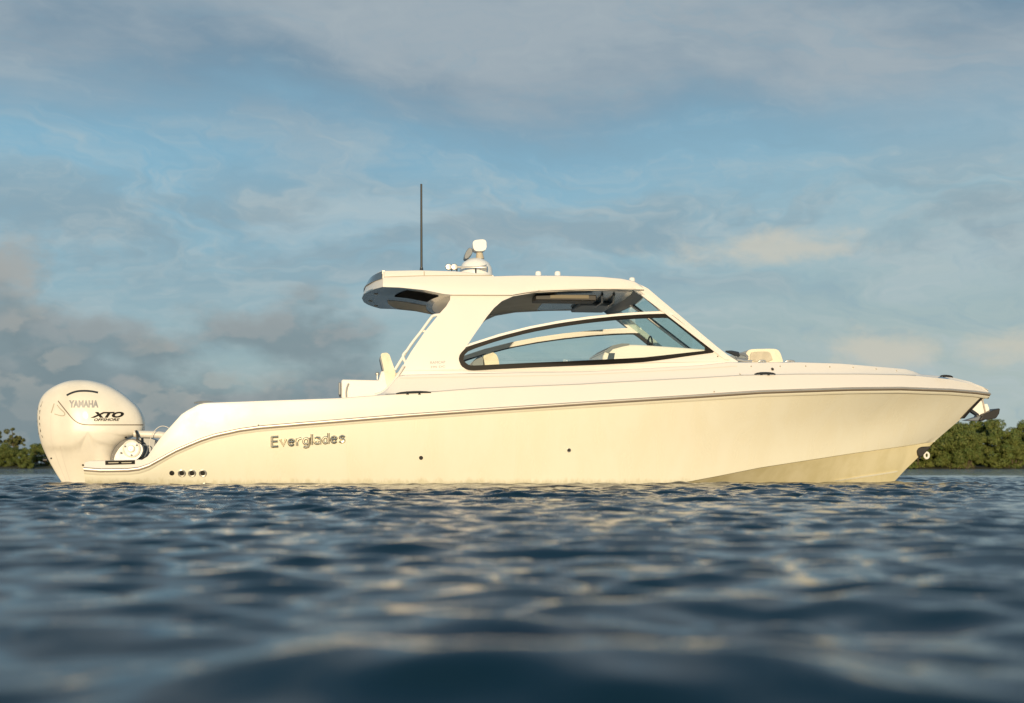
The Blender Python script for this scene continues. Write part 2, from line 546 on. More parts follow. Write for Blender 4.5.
# ------------------------------------------------------------------ water
def build_water():
    rng = np.random.default_rng(11)
    def axis(lo, hi, d0, g, maxv):
        p = [0.0]
        while p[-1] < maxv:
            q = p[-1]
            p.append(q + d0 + max(0, q - hi) * g)
        return np.array(p)
    xp = axis(0, 9.5, 0.030, 0.06, 6000)
    xs = np.concatenate([-xp[:0:-1], xp])
    yp = [-2.5]
    while yp[-1] < 9000:
        q = yp[-1]
        d = 0.018 + max(0, q) * 0.0022
        if q > 32: d = 0.09 + (q - 32) * 0.03
        yp.append(q + d)
    yn = [-2.5]
    while yn[-1] > -4000:
        yn.append(yn[-1] - 0.03 - (-2.5 - yn[-1]) * 0.08)
    ys = np.concatenate([np.array(yn[:0:-1]), np.array(yp)])
    X, Y = np.meshgrid(xs, ys)
    dx = np.gradient(xs)[None, :]
    dy = np.gradient(ys)[:, None]
    cell = np.maximum(np.abs(dx) + 0 * Y, np.abs(dy) + 0 * X)
    H = np.zeros_like(X); DX = np.zeros_like(X); DY = np.zeros_like(X)
    # only where waves are resolved
    act = cell < 1.2
    xa, ya, ca = X[act], Y[act], cell[act]
    h = np.zeros_like(xa); ddx = np.zeros_like(xa); ddy = np.zeros_like(xa)
    # patches of stronger and weaker chop, as gusts make them
    gust = 1 + 0.25 * np.sin(xa * 0.55 + 1.3 * np.sin(ya * 0.31)) * np.sin(ya * 0.42 + 0.7)
    gust = gust * (0.76 + 0.50 * np.clip((ya - 4) / 9, 0, 1))      # calmer pocket in the foreground
    N = 130
    for i in range(N):
        lam = 0.10 * (2.0 / 0.10) ** ((i + rng.random()) / N)
        th = rng.normal(-1.45, 0.46)
        k = 2 * np.pi / lam
        kx, ky = np.cos(th) * k, np.sin(th) * k
        slope = 0.040 * (1.0 if lam < 0.34 else (0.34 / lam) ** 1.6)
        a = slope / k
        ph = rng.random() * 2 * np.pi
        att = np.exp(-(ca * 1.9 / lam) ** 2) * gust
        arg = kx * xa + ky * ya + ph
        c, s = np.cos(arg), np.sin(arg)
        h += a * c * att
        ddx -= 0.85 * a * s * np.cos(th) * att
        ddy -= 0.85 * a * s * np.sin(th) * att
    h += 0.072 * np.exp(-((ya - 1.50 - 0.25 * (xa - .05) ** 2) / 0.14) ** 2 - ((xa - .05) / 0.42) ** 2)      # a wavelet close by
    H[act] = h; DX[act] = ddx; DY[act] = ddy
    Vt = np.stack([X + DX, Y + DY, H], -1).reshape(-1, 3)
    ny, nx = X.shape
    I = np.arange(ny * nx).reshape(ny, nx)
    F = np.stack([I[:-1, :-1], I[:-1, 1:], I[1:, 1:], I[1:, :-1]], -1).reshape(-1, 4)
    me = bpy.data.meshes.new('water')
    me.vertices.add(len(Vt)); me.vertices.foreach_set('co', Vt.astype(np.float32).ravel())
    me.loops.add(F.size); me.loops.foreach_set('vertex_index', F.astype(np.int32).ravel())
    me.polygons.add(len(F))
    me.polygons.foreach_set('loop_start', np.arange(0, F.size, 4, dtype=np.int32))
    me.polygons.foreach_set('loop_total', np.full(len(F), 4, dtype=np.int32))
    me.polygons.foreach_set('use_smooth', np.ones(len(F), dtype=bool))
    me.update()
    o = bpy.data.objects.new('water', me)
    col.objects.link(o)
    m = bpy.data.materials.new('sea_water')
    m.use_nodes = True
    t = NT(m.node_tree)
    b = m.node_tree.nodes['Principled BSDF']
    b.inputs['Base Color'].default_value = (.001, .014, .025, 1)
    b.inputs['Roughness'].default_value = 0.03
    b.inputs['IOR'].default_value = 1.333
    tc = t.new('ShaderNodeTexCoord')
    n1 = t.noise(tc.outputs['Object'], 9.0, 5, 0.55, 0.4)
    n2 = t.noise(tc.outputs['Object'], 1.6, 5, 0.6, 0.4)
    geo = t.new('ShaderNodeNewGeometry')
    sp = t.new('ShaderNodeSeparateXYZ')
    t.link(geo.outputs['Position'], sp.inputs[0])
    far = t.ramp(sp.outputs[1], 22.0, 60.0)
    hgt = t.m('ADD', t.m('MULTIPLY', n1, t.ramp(sp.outputs[1], 3.0, 16.0, 0.003, 0.011)), t.m('MULTIPLY', t.m('MULTIPLY', n2, 0.22), far))
    bp = t.new('ShaderNodeBump')
    bp.inputs['Strength'].default_value = 1.0
    bp.inputs['Distance'].default_value = 1.0
    t.link(hgt, bp.inputs['Height'])
    m.node_tree.links.new(bp.outputs[0], b.inputs['Normal'])
    me.materials.append(m)
    tag(o, kind='structure')
    return o


build_water()

# ------------------------------------------------------------------ boat: hull and deck
boat = empty('motorboat', BOAT, YAW)
tag(boat, 'cream white hardtop motorboat with one large outboard engine, lying side-on on dark blue water', 'motorboat')

TIP = at(988.8, 393.5, 0)
CHE = at(935, 441, 0)
STERN = at(84, 468, -1.66).x


def hb_rub(x):
    a = 1.66 + 0.12 * sstep(STERN, -1.0, x)
    if x > 0.8:
        t = min(1, (x - 0.8) / (TIP.x - 0.8))
        a *= (1 - t ** 2.5)
    return max(a, 0)


def hb_chine(x):
    a = 1.50 + 0.06 * sstep(STERN, -1.0, x)
    if x > 0.0:
        t = min(1, (x - 0.0) / (CHE.x - 0.0))
        a *= (1 - t ** 2.1)
    return max(a, 0)


def rowfn(pts, hb):
    """pixel-traced row -> z as a function of local x"""
    q = []
    for p in resample([(a, b, 0) for a, b in pts], 4):
        r = onto(p.x, p.y, lambda x, z: -hb(x), 12)
        q.append((r.x, r.z))
    q.sort()
    xs = np.array([a for a, b in q]); zs = np.array([b for a, b in q])
    return lambda x: float(np.interp(x, xs, zs))


rub_px = [(83, 469), (100, 470.3), (128, 470), (140, 468.6), (150, 465), (175, 451), (200, 440.3), (215, 435.3), (240, 430), (260, 427.3), (300, 424), (350, 420), (400, 416), (500, 409), (600, 402.3), (700, 396), (760, 392), (850, 389), (900, 388.5), (950, 390.3), (975, 392.3), (990.5, 394.5)]
edge_px = [(83, 463), (88, 461), (143, 459.7), (146.5, 458), (149, 454), (156, 443), (165, 432), (183, 412), (188, 409.5), (200, 403), (208, 402.2), (230, 401.5), (345, 397.5), (378, 395), (440, 391), (477, 388), (580, 384), (600, 382.8), (700, 377.5), (740, 375.2), (800, 374), (860, 374), (900, 374.7), (920, 375.8), (950, 379), (970, 383.5), (983, 389), (990.5, 393.3)]
chine_px = [(83, 489), (400, 489), (600, 488), (660, 485), (686, 482), (720, 475.5), (760, 467.5), (850, 453.5), (905, 445.8), (935, 441)]
keel_px = [(83, 520), (300, 524), (600, 526), (780, 520), (850, 507), (877, 495), (893, 483), (905, 470), (920, 455.5), (935, 441)]
z_rub = rowfn(cr([(a, b, 0) for a, b in rub_px], 4) and rub_px, hb_rub)
z_edge = rowfn(edge_px, lambda x: hb_rub(x) * (1 - 0.035 * sstep(-3, 6, x)) - 0.04 * (1 - sstep(6, 7.6, x)))
z_chine = rowfn(chine_px, hb_chine)
z_keel = rowfn(keel_px, lambda x: 0.0)


def edge_hb(x):
    return max(0.0, hb_rub(x) * (1 - 0.035 * sstep(-3, 6, x)) - 0.04 * (1 - sstep(6, 7.6, x)))


NS = 220
us = [1 - (1 - i / NS) ** 1.25 for i in range(NS + 1)]


def xrow(u, xe):
    return STERN + (xe - STERN) * u


def hull_rows():
    rows = []
    # keel .. bottom panel
    keel = [Vector((xrow(u, CHE.x), 0, z_keel(xrow(u, CHE.x)))) for u in us]
    ch = []
    for u in us:
        x = xrow(u, CHE.x)
        ch.append(Vector((x, -hb_chine(x), z_chine(x))))
    chi = []
    for u, c in zip(us, ch):
        w = min(0.07, abs(c.y) * 0.3)
        chi.append(Vector((c.x, c.y + w, c.z - 0.012)))
    rub = []
    for u in us:
        x = xrow(u, TIP.x)
        rub.append(Vector((x, -hb_rub(x), z_rub(x) - 0.012)))
    rows.append(('keel', keel))
    for t in (.35, .7):
        rows.append(('b', [k.lerp(c, t) + Vector((0, 0, -0.04 * math.sin(math.pi * t) * sstep(0, .6, abs(c.y)))) for k, c in zip(keel, chi)]))
    rows.append(('chi', chi))
    rows.append(('ch', ch))
    for t in (.12, .25, .4, .55, .7, .85):
        L = []
        for u, c, r in zip(us, ch, rub):
            p = c.lerp(r, t)
            fl = 0.10 * sstep(.45, .85, u) * (1 - sstep(.86, 1.0, u)) - 0.035 * (1 - sstep(.3, .6, u))
            p.y = min(0.0, p.y + fl * math.sin(math.pi * t) ** 1.0)
            L.append(p)
        rows.append(('s', L))
    rows.append(('rub', rub))
    return rows


rows = hull_rows()
BOT, TOPS = rows[:4], rows[3:]


def both(P):
    return P, [Vector((p.x, -p.y, p.z)) for p in P]


def loft(rws, closed_aft=True):
    mb = MB()
    for sgn in (0, 1):
        R_ = [both(r)[sgn] for r in rws]
        n = len(R_[0])
        v = [p for r in R_ for p in r]
        f = [(j * n + i, j * n + i + 1, (j + 1) * n + i + 1, (j + 1) * n + i) for j in range(len(R_) - 1) for i in range(n - 1)]
        mb.add(v, f)
    if closed_aft:
        A = [r[0] for r in rws]
        B = [Vector((p.x, -p.y, p.z)) for p in A]
        m_ = len(A)
        mb.add(A + B, [(i, i + 1, m_ + i + 1, m_ + i) for i in range(m_ - 1)])
    return mb


hull = loft([r for _, r in TOPS]).build('hull', M['gel'], boat, angle=28)
bottom = loft([r for _, r in BOT]).build('hull_bottom', M['bottom'], boat, angle=28)

# topside cap between rub rail and deck edge, rolling inboard to the side deck
def cap_rows():
    out = []
    for k, (t, ins, dz) in enumerate([(0, 0, 0), (.12, .004, 0), (.5, 0.012, 0), (.88, 0.0, 0), (.97, 0.0, 0), (1, 0.03, 0.0), (1, .22, .006)]):
        L = []
        for u in us:
            x = xrow(u, TIP.x)
            zr, ze = z_rub(x) + 0.012, z_edge(x)
            ze = max(ze, zr + 0.004)
            y = lerp(hb_rub(x), edge_hb(x), t ** 1.3)
            y = max(0, y - ins * min(1, y / 0.4))
            L.append(Vector((x, -y, lerp(zr, ze, t) + dz)))
        out.append(L)
    return out


caps = cap_rows()
XCOCK = at(345, 397, -1.6).x
ZPLAT = z_edge(at(110, 460, -1.6).x)
mb = loft(caps)
capobj = mb.build('topside', M['deck'], boat, angle=32)
# inner coaming wall and sole of the cockpit, with the swim platform
for sg in (-1, 1):
    mb = MB()
    inner = [(p.x, sg * abs(p.y), p.z) for p in caps[-1] if p.x <= XCOCK + .6]
    low = [(p[0], p[1], ZPLAT - 0.02) for p in inner]
    n = len(inner)
    mb.add(inner + low, [(i, i + 1, n + i + 1, n + i) for i in range(n - 1)])
    mb.build('coaming', M['deck'], boat)
ws = 1.44
mb = MB().box(((STERN + XCOCK) / 2 + .3, 0, ZPLAT - 0.03), ((XCOCK - STERN) / 2 + .28, ws, 0.02))
mb.build('cockpit_floor', M['deck'], boat)
XT = at(196, 430, -1.5).x
mb = MB().box((XT, 0, (ZPLAT + z_edge(at(200, 403, -1.6).x)) / 2 - .16), (.09, 1.43, .28))
mb.build('transom', M['deck'], boat, bevel=.03)

# deckhouse and foredeck above the deck edge
dk_px = [(377, 394.5), (381, 393.2), (386, 390), (392, 383.5), (397, 376.5), (402, 374.6), (465, 373), (580, 371.5), (640, 368.5), (700, 365), (730, 361.8), (760, 362.2), (800, 361.8), (840, 363), (860, 364.7), (905, 368.7), (915, 371.5), (921, 374.2), (950, 376.6), (970, 381.5), (983, 387.5), (990.5, 392.5)]


def dk_hb(x):
    return max(0.0, edge_hb(x) - 0.13 * min(1, edge_hb(x) / .5))


z_dk = rowfn(dk_px, dk_hb)
X0 = at(377, 394.5, -1.6).x
def deck_rows():
    R_ = [[] for _ in range(7)]
    for i in range(190):
        u = i / 189
        x = lerp(X0, TIP.x - 0.01, u)
        e, d = edge_hb(x), dk_hb(x)
        ze, zd = z_edge(x) - 0.004, max(z_dk(x), z_edge(x) + .002)
        e2 = max(e - .035, 0) if e > .06 else e * .5
        prof = [(e2, ze), (lerp(e2, d, .5), lerp(ze, zd, .30)), (lerp(e2, d, .8), lerp(ze, zd, .75)), (d, lerp(ze, zd, .95)), (max(0, d - .04), zd + .0), (d * .5, zd + .015), (0, zd + .025)]
        for r, (y, z) in zip(R_, prof):
            r.append(Vector((x, -y, z)))
    return R_


deck = loft(deck_rows()).build('foredeck', M['deck'], boat, angle=30)
shell_bvh = bvh_of(hull, bottom, capobj, deck)
side_bvh = bvh_of(hull, capobj)

# rub rail with steel insert
def sweep(name, m, prof, parent, x_from=STERN, x_to=None, dz=0.0, dy=0.0):
    x_to = x_to or TIP.x
    mb = MB()
    N = 240
    for sg in (-1, 1):
        v, f = [], []
        n = len(prof)
        for i in range(N + 1):
            u = 1 - (1 - i / N) ** 1.3
            x = lerp(x_from, x_to, u)
            e = 1e-3
            dydx = (hb_rub(x - e) - hb_rub(x - 3 * e)) / (2 * e)
            nrm = Vector((-dydx, 1, 0)).normalized()
            c = Vector((x, hb_rub(x), z_rub(x) + dz))
            for a, b in prof:
                p = c + nrm * (a + dy) + Vector((0, 0, b))
                v.append(Vector((p.x, sg * max(p.y, 0), p.z)))
        f = [(i * n + k, i * n + (k + 1) % n, (i + 1) * n + (k + 1) % n, (i + 1) * n + k) for i in range(N) for k in range(n)]
        f += [tuple(range(n))]
        mb.add(v, f)
    return mb.build(name, m, parent, angle=50)


rail = sweep('rub_rail', M['rail'], [(-.01, .028), (.022, .026), (.036, .014), (.036, -.008), (.024, -.016), (-.01, -.016)], boat)
sweep('rail_insert', M['steel'], [(0, .008), (.006, .006), (.008, 0), (.006, -.006), (0, -.008)], rail, dy=.035, dz=.005)
sweep('rail_gap_shadow', M['lipdark'], [(-.01, -.0161), (.020, -.0165), (.020, -.030), (-.01, -.030)], rail)  # dark strip: the gap, plus the shadow under the rail put in as colour
sweep('lower_lip', M['gel'], [(-.012, -.0302), (.016, -.031), (.013, -.044), (-.012, -.070)], rail)

# ------------------------------------------------------------------ superstructure
def sup(x, z):
    return -(1.47 - 0.085 * (z - 1.3) - 0.10 * sstep(1.0, 3.2, x))


side_outer = [(397, 377), (404, 364), (411, 352), (425, 331.5), (440, 313), (446, 306.5), (450, 300), (450.5, 293), (512, 293), (560, 286), (640, 284.5), (648, 288.5), (660, 298.8), (680, 315.5), (700, 332.5), (718, 347.5), (727, 354.5), (738, 361.5), (738, 366), (700, 369), (640, 372), (580, 375), (465, 377), (400, 379)]
side_hole = [(466, 347), (474, 335), (487, 316.5), (494, 308), (502, 301), (513, 296.2), (535, 292.5), (570, 290.8), (636, 290), (662, 312), (671, 315), (680, 322), (700, 338.5), (716, 351.5), (706, 353.5), (690, 355.5), (670, 358.5), (640, 361.5), (580, 364), (520, 366.5), (475, 368.8), (466, 367.5), (461, 363), (460, 356.5)]
frame_out = [(466.5, 346.8), (500, 336.2), (530, 328.6), (560, 323), (590, 318.8), (620, 315.8), (645, 314.2), (667, 313.6), (673, 315.3), (700, 338), (718.5, 352), (690, 355.8), (660, 360.2), (640, 362.6), (580, 365.4), (520, 368), (475, 370.4), (467, 370.0), (461, 366), (458.6, 359.5), (459.6, 354.5)]
frame_in = [(469.5, 350.2), (500, 340), (530, 332.4), (560, 326.8), (590, 322.6), (620, 319.6), (645, 318.1), (667, 317.6), (670, 318.8), (690, 334.8), (709, 350.3), (690, 352.3), (660, 355.7), (640, 357.8), (580, 360.7), (520, 363.2), (475, 365.6), (469, 365.2), (465, 362.3), (463.2, 358.8), (464.4, 354.8)]
inner_trim = [(466, 344.5), (500, 333.5), (530, 326), (560, 320.3), (590, 316), (620, 313), (645, 311.4), (662, 310.8), (673, 312.4), (673, 316.6), (667, 316.4), (645, 316.9), (620, 318.4), (590, 321.4), (560, 325.6), (530, 331.2), (500, 338.8), (466, 349)]
trim = [(466, 345.6), (500, 334.6), (530, 327), (560, 321.3), (590, 317), (620, 314), (645, 312.4), (662, 311.8), (673, 313.4), (673, 315.2), (667, 313.7), (645, 314.3), (620, 315.9), (590, 318.9), (560, 323.1), (530, 328.7), (500, 336.3), (466, 347)]


def chaikin(P, k=1):
    for _ in range(k):
        Q = []
        for a, b in zip(P, P[1:] + P[:1]):
            Q += [(a[0] * .8 + b[0] * .2, a[1] * .8 + b[1] * .2), (a[0] * .2 + b[0] * .8, a[1] * .2 + b[1] * .8)]
        P = Q
    return P


def mid_edge(a, b, t):
    return (lerp(a[0], b[0], t), lerp(a[1], b[1], t))


frame_out, frame_in = chaikin(frame_out, 1), chaikin(frame_in, 1)
for mir in (False, True):
    sp_ = plate('side_panel', side_outer, [side_hole], sup, 0.07, M['deck'], boat, mirror=mir, bevel=.012)
    if not mir:
        panel = sp_
    win = empty('side_window', (0, 0, 0), 0, boat)
    plate('frame', frame_out, [frame_in], sup, 0.05, M['frame'], win, out=.012, mirror=mir, bevel=.004)
    plate('trim', trim, [], sup, 0.06, M['white'], win, out=.010, mirror=mir)
    plate('inner_trim', inner_trim, [], sup, .02, M['deck'], win, out=-.045, mirror=mir)
    plate('pane', [(lerp(a[0], b[0], .35), lerp(a[1], b[1], .35)) for a, b in zip(frame_in, frame_out)], [], sup, 0.006, M['glass'], win, out=-.02, mirror=mir)
panel_bvh = bvh_of(panel)

# hardtop roof
top_px = [(383, 276.5), (420, 275.5), (490, 275.6), (520, 274.8), (560, 275), (600, 276), (622, 278), (634, 280.6), (641, 284.5), (646, 289)]
bot_px = [(383, 286.8), (400, 287.4), (425, 290), (443, 293.8), (452, 294.8), (512, 295), (524, 292.8), (540, 290.8), (570, 289.6), (600, 289), (646, 289.5)]
RW = 1.40
XA, XF = at(383, 280, -RW).x, at(644, 288, -RW).x
_t = [at(a, b, -RW) for a, b in resample([(a, b, 0) for a, b in top_px], 3) for b in [b]] if False else [at(p.x, p.y, -RW) for p in resample([(a, b, 0) for a, b in top_px], 3)]
_b = [at(p.x, p.y, -RW) for p in resample([(a, b, 0) for a, b in bot_px], 3)]
zt = lambda s: float(np.interp(s, [(p.x - XA) / (XF - XA) for p in _t], [p.z for p in _t]))
zb = lambda s: float(np.interp(s, [(p.x - XA) / (XF - XA) for p in _b], [p.z for p in _b]))


def roof_x(s, y, aft=.30, fr=.06):
    q = (y / RW) ** 2
    q2 = abs(y / RW) ** 2.4
    return lerp(XA - aft * (1 - q2), XF + fr * (1 - q), s)


def slab(ztop, zbot, s0, s1, wmax, NSs=70, camb=.0, edge=.05, at_=.25, ab_=.30):
    """roof-like shell between two height functions, rounded at its sides"""
    prof = []
    ycol = [-wmax, -wmax + edge * .3, -wmax + edge, -wmax * .8, -wmax * .4, 0, wmax * .4, wmax * .8, wmax - edge, wmax - edge * .3, wmax]
    drop = [edge * .75, edge * .22, 0, 0, 0, 0, 0, 0, 0, edge * .22, edge * .75]
    v, f = [], []
    nc = len(ycol)
    for i in range(NSs + 1):
        s = lerp(s0, s1, i / NSs)
        for y, d in zip(ycol, drop):
            zz = ztop(s) + camb * (1 - (y / wmax) ** 2)
            dd = min(d, max(0, (zz - zbot(s)) * .45))
            v.append(Vector((roof_x(s, y, at_), y, zz - dd)))
        for y in reversed(ycol):
            v.append(Vector((roof_x(s, y, ab_), y, zbot(s))))
    n = nc * 2
    f = [(i * n + k, i * n + (k + 1) % n, (i + 1) * n + (k + 1) % n, (i + 1) * n + k) for i in range(NSs) for k in range(n)]
    for base in (0, NSs * n):
        f += [(base + k, base + k + 1, base + n - 2 - k, base + n - 1 - k) for k in range(nc - 1)]
    return v, f


v, f = slab(zt, zb, 0, 1, RW, 80)
roof = link_mesh('hardtop', v, f, M['deck'], boat, angle=30)
# raised upper tray of the roof
tr_px = [(383, 270.6), (420, 270), (455, 271), (490, 274.2), (494, 274.8)]
_r = [at(p.x, p.y, -RW + .03) for p in resample([(a, b, 0) for a, b in tr_px], 3)]
zr_ = lambda s: float(np.interp(s, [(p.x - XA) / (XF - XA) for p in _r], [p.z for p in _r]))
v, f = slab(zr_, lambda s: zt(s) - .03, 0.0, 0.42, RW - .015, 40, camb=.0, edge=.03, at_=.19, ab_=.25)
tray = link_mesh('roof_tray', v, f, M['deck'], boat, angle=30)
# tinted band across the aft face
mb = MB()
v = []
NB = 24
for i in range(NB + 1):
    y = lerp(-RW + .01, RW - .01, i / NB)
    for dx, z, af in ((-.010, zr_(0) - .012, .20), (-.016, zt(0) - .03, .258), (.02, zt(0) - .03, .258), (.02, zr_(0) - .012, .20)):
        v.append(Vector((roof_x(0, y, af) + dx, y, z)))
mb.add(v, [(i * 4 + k, i * 4 + (k + 1) % 4, i * 4 + 4 + (k + 1) % 4, i * 4 + 4 + k) for i in range(NB) for k in range(4)])
mb.build('tinted_band', M['tint'], tray)
roof_bvh = bvh_of(roof, tray)
ribbon('seam', [(384, 277.0), (420, 275.8), (455, 275.5), (492, 275.5)], 0.8, roof_bvh, M['seam'], tray)
ribbon('seam', [(424.2, 271.2), (424.2, 275.6)], 1.0, roof_bvh, M['seam'], tray)
mbd = bvh_of(panel, roof)
ribbon('seam', [(451, 295.1), (512, 295.3)], 0.9, mbd, M['seam'], panel)
ribbon('seam', [(513, 294.6), (535, 290.7), (570, 289.2), (600, 288.8), (636, 288.4)], 0.9, mbd, M['softseam'], panel)

# underside of the roof: headliner, speaker hatch, lights
zu = zb(.1)
def under(name, px0, px1, y0, y1, h, m, parent=roof, drop=.012, **k):
    a, b = at(px0, 290, -RW).x, at(px1, 290, -RW).x
    sa = (lerp(a, b, .5) - XA) / (XF - XA)
    z0 = min(zb((a - XA) / (XF - XA)), zb((b - XA) / (XF - XA))) + drop
    return MB().box(((a + b) / 2, (y0 + y1) / 2, z0 - h / 2), ((b - a) / 2, (y1 - y0) / 2, h / 2)).build(name, m, parent, **k)


def under_panel(name, px0, px1, y0, y1, m, parent=None, off=.004, th=.02, nx=14, ny=6):
    """a panel that follows the underside of the roof"""
    v = []
    for o_ in (-off, -off + th):
        for i in range(nx + 1):
            for j in range(ny + 1):
                y = lerp(y0, y1, j / ny)
                s_ = (at(lerp(px0, px1, i / nx), 290, -RW).x - XA) / (XF - XA)
                v.append(Vector((roof_x(s_, y), y, zb(max(0, s_)) + o_)))
    n, N_ = ny + 1, (nx + 1) * (ny + 1)
    f = []
    for i in range(nx):
        for j in range(ny):
            a = i * n + j
            f += [(a, a + 1, a + n + 1, a + n), (N_ + a, N_ + a + n, N_ + a + n + 1, N_ + a + 1)]
    rim = list(range(ny + 1)) + [i * n + ny for i in range(1, nx + 1)] + [nx * n + j for j in range(ny - 1, -1, -1)] + [i * n for i in range(nx - 1, 0, -1)]
    f += [(rim[k], rim[(k + 1) % len(rim)], rim[(k + 1) % len(rim)] + N_, rim[k] + N_) for k in range(len(rim))]
    return link_mesh(name, v, f, m, parent or roof, angle=30)


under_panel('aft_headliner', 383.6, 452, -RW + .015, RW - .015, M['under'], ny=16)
under_panel('headliner', 408, 446, .05, RW - .12, M['beige'], off=.010)
h_ = under_panel('speaker_hatch', 412.5, 444, -1.20, -.52, M['hatch'], off=.016)
xa, xb = at(419, 290, -RW).x, at(437, 290, -RW).x
zz = zb(((xa + xb) / 2 - XA) / (XF - XA))
MB().lathe([(.15, 0), (.15, .012), (.12, .03), (.05, .026), (.0, .026)], ((xa + xb) / 2, -.50, zz - .012), (-.13, 0, -1)).build('speaker', M['beige'], h_)
for (px, yy) in ((376, -.62), (371, .30), (377, .95)):
    x = at(px, 290, -.5).x
    MB().lathe([(.035, 0), (.035, .012), (.02, .018), (0, .018)], (x, yy, zb(.02) + .002), (0, 0, -1)).build('down_light', M['beige'], roof)
# overhead electronics box, headliner and cross beams inside the cabin roof
under_panel('headliner', 470, 560, -1.2, 1.34, M['liner'], off=.006)
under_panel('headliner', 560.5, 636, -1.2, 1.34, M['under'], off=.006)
ob = under('overhead_box', 538, 600, -1.10, -.66, .085, M['black'], bevel=.012, drop=-.008)
under('overhead_panel', 553, 592, -1.112, -1.10, .05, M['wood'], drop=-.028, parent=ob)
under('overhead_console', 596, 632, .1, 1.1, .06, M['grey'], bevel=.02, drop=-.008)
for px in (608, 620):
    x = at(px, 290, -RW).x
    MB().tube([(x, -.9, zb(.85) - .02), (x + .10, -.3, zb(.85) - .06), (x + .10, .3, zb(.85) - .06), (x, .9, zb(.85) - .02)], .018).build('grab_rail', M['dark'], roof)

# windshield: near plane, three posts, glass, dark visor over it
wt_, wb_ = at(644, 290.5, -1.36), at(733, 359, -1.38)
def wsp(y, t, off=0.0):
    b = .10 * (1 - (y / 1.36) ** 2)
    return Vector((lerp(wt_.x, wb_.x, t) + b - .045 + off, y, lerp(wt_.z, wb_.z, t) - .01))


wsh = empty('windshield', (0, 0, 0), 0, boat)
def ws_panel(name, y0, y1, t0, t1, th, m, ny=8, nt=6, off=0.0):
    v, f = [], []
    for o_ in (0, -th):
        for j in range(nt + 1):
            for i in range(ny + 1):
                v.append(wsp(lerp(y0, y1, i / ny), lerp(t0, t1, j / nt), off + o_))
    n = (ny + 1)
    N_ = n * (nt + 1)
    for j in range(nt):
        for i in range(ny):
            a = j * n + i
            f += [(a, a + 1, a + n + 1, a + n), (N_ + a, N_ + a + n, N_ + a + n + 1, N_ + a + 1)]
    rim = [i for i in range(ny + 1)] + [j * n + ny for j in range(1, nt + 1)] + [nt * n + i for i in range(ny - 1, -1, -1)] + [j * n for j in range(nt - 1, 0, -1)]
    f += [(rim[k], rim[(k + 1) % len(rim)], rim[(k + 1) % len(rim)] + N_, rim[k] + N_) for k in range(len(rim))]
    return link_mesh(name, v, f, m, wsh, angle=40)


for y0, y1 in ((-1.31, -.05), (.05, 1.31)):
    ws_panel('pane', y0, y1, .03, .97, .008, M['glass2'], off=-.02)
for y0, y1 in ((-1.36, -1.29), (-.045, .045), (1.29, 1.36)):
    ws_panel('post', y0, y1, 0, 1, .07, M['deck'], ny=2)
for y0, y1 in ((-1.29, -1.265), (-.075, -.0455), (.0455, .075), (1.265, 1.29)):
    ws_panel('gasket', y0, y1, .03, .97, .03, M['dark'], ny=2, off=-.012)
ws_panel('header', -1.36, 1.36, -.02, .05, .09, M['grey'], nt=2, ny=12, off=-.004)
# dark visor / light bar in front of the roof
va = at(646, 291.5, -1.0)
MB().tube([(va.x - .02, -1.05, va.z + .01), (va.x + .02, -.9, va.z + .02), (va.x + .06, 0, va.z + .03), (va.x + .02, .9, va.z + .02), (va.x - .02, 1.05, va.z + .01)], [.03, .05, .055, .05, .03], 12).build('visor', M['tint'], roof)

# ------------------------------------------------------------------ cabin interior
da = [(601, 372), (603, 356), (606, 350), (612, 346.2), (622, 344.4), (640, 344.8), (680, 347.5), (709, 349.8), (716, 353), (716, 372)]
dash = pxprism('dashboard', da, -1.22, .3, M['white'], boat, bevel=.02)
pxprism('dash_trim', [(605, 352), (607, 349.2), (612.5, 345.4), (622, 343.4), (630, 343.6), (629, 345.2), (622, 346.6), (613, 349), (608.5, 353.4)], -1.235, .1, M['grey'], dash)
pxprism('dash_screen', [(606, 364), (609, 353), (615, 353), (613, 364)], -1.24, -1.22, M['tint'], dash)
sw = at(650, 341.5, 0.5)
MB().tube([(sw.x + .0, .5 + .2 * math.cos(a), sw.z - .12 + .2 * math.sin(a)) for a in [i * math.pi / 12 for i in range(25)]], .014, 8).build('steering_wheel', M['black'], dash)
helm = empty('helm_seat', (0, 0, 0), 0, boat)
pxprism('backrest', chaikin([(483, 356), (487, 352.5), (493, 352), (497, 355), (499, 361), (500, 372), (486, 373), (484.5, 362)], 2), -.75, .05, M['cushion'], helm, bevel=.03)
hs = at(476, 360, -.4)
pxprism('side_bolster', chaikin([(472, 362), (478, 356.5), (483, 355), (484, 373), (473, 373)], 2), -.70, 0.0, M['grey'], helm, bevel=.02)
p = at(492, 372, -.3)
MB().box((p.x + .15, -.35, p.z - .12), (.28, .38, .10)).build('seat', M['cushion'], helm, bevel=.04)
zfl = ZPLAT
MB().box((p.x + .12, -.35, (p.z - .22 + zfl) / 2), (.2, .22, (p.z - .22 - zfl) / 2)).build('seat_base', M['white'], helm, bevel=.02)

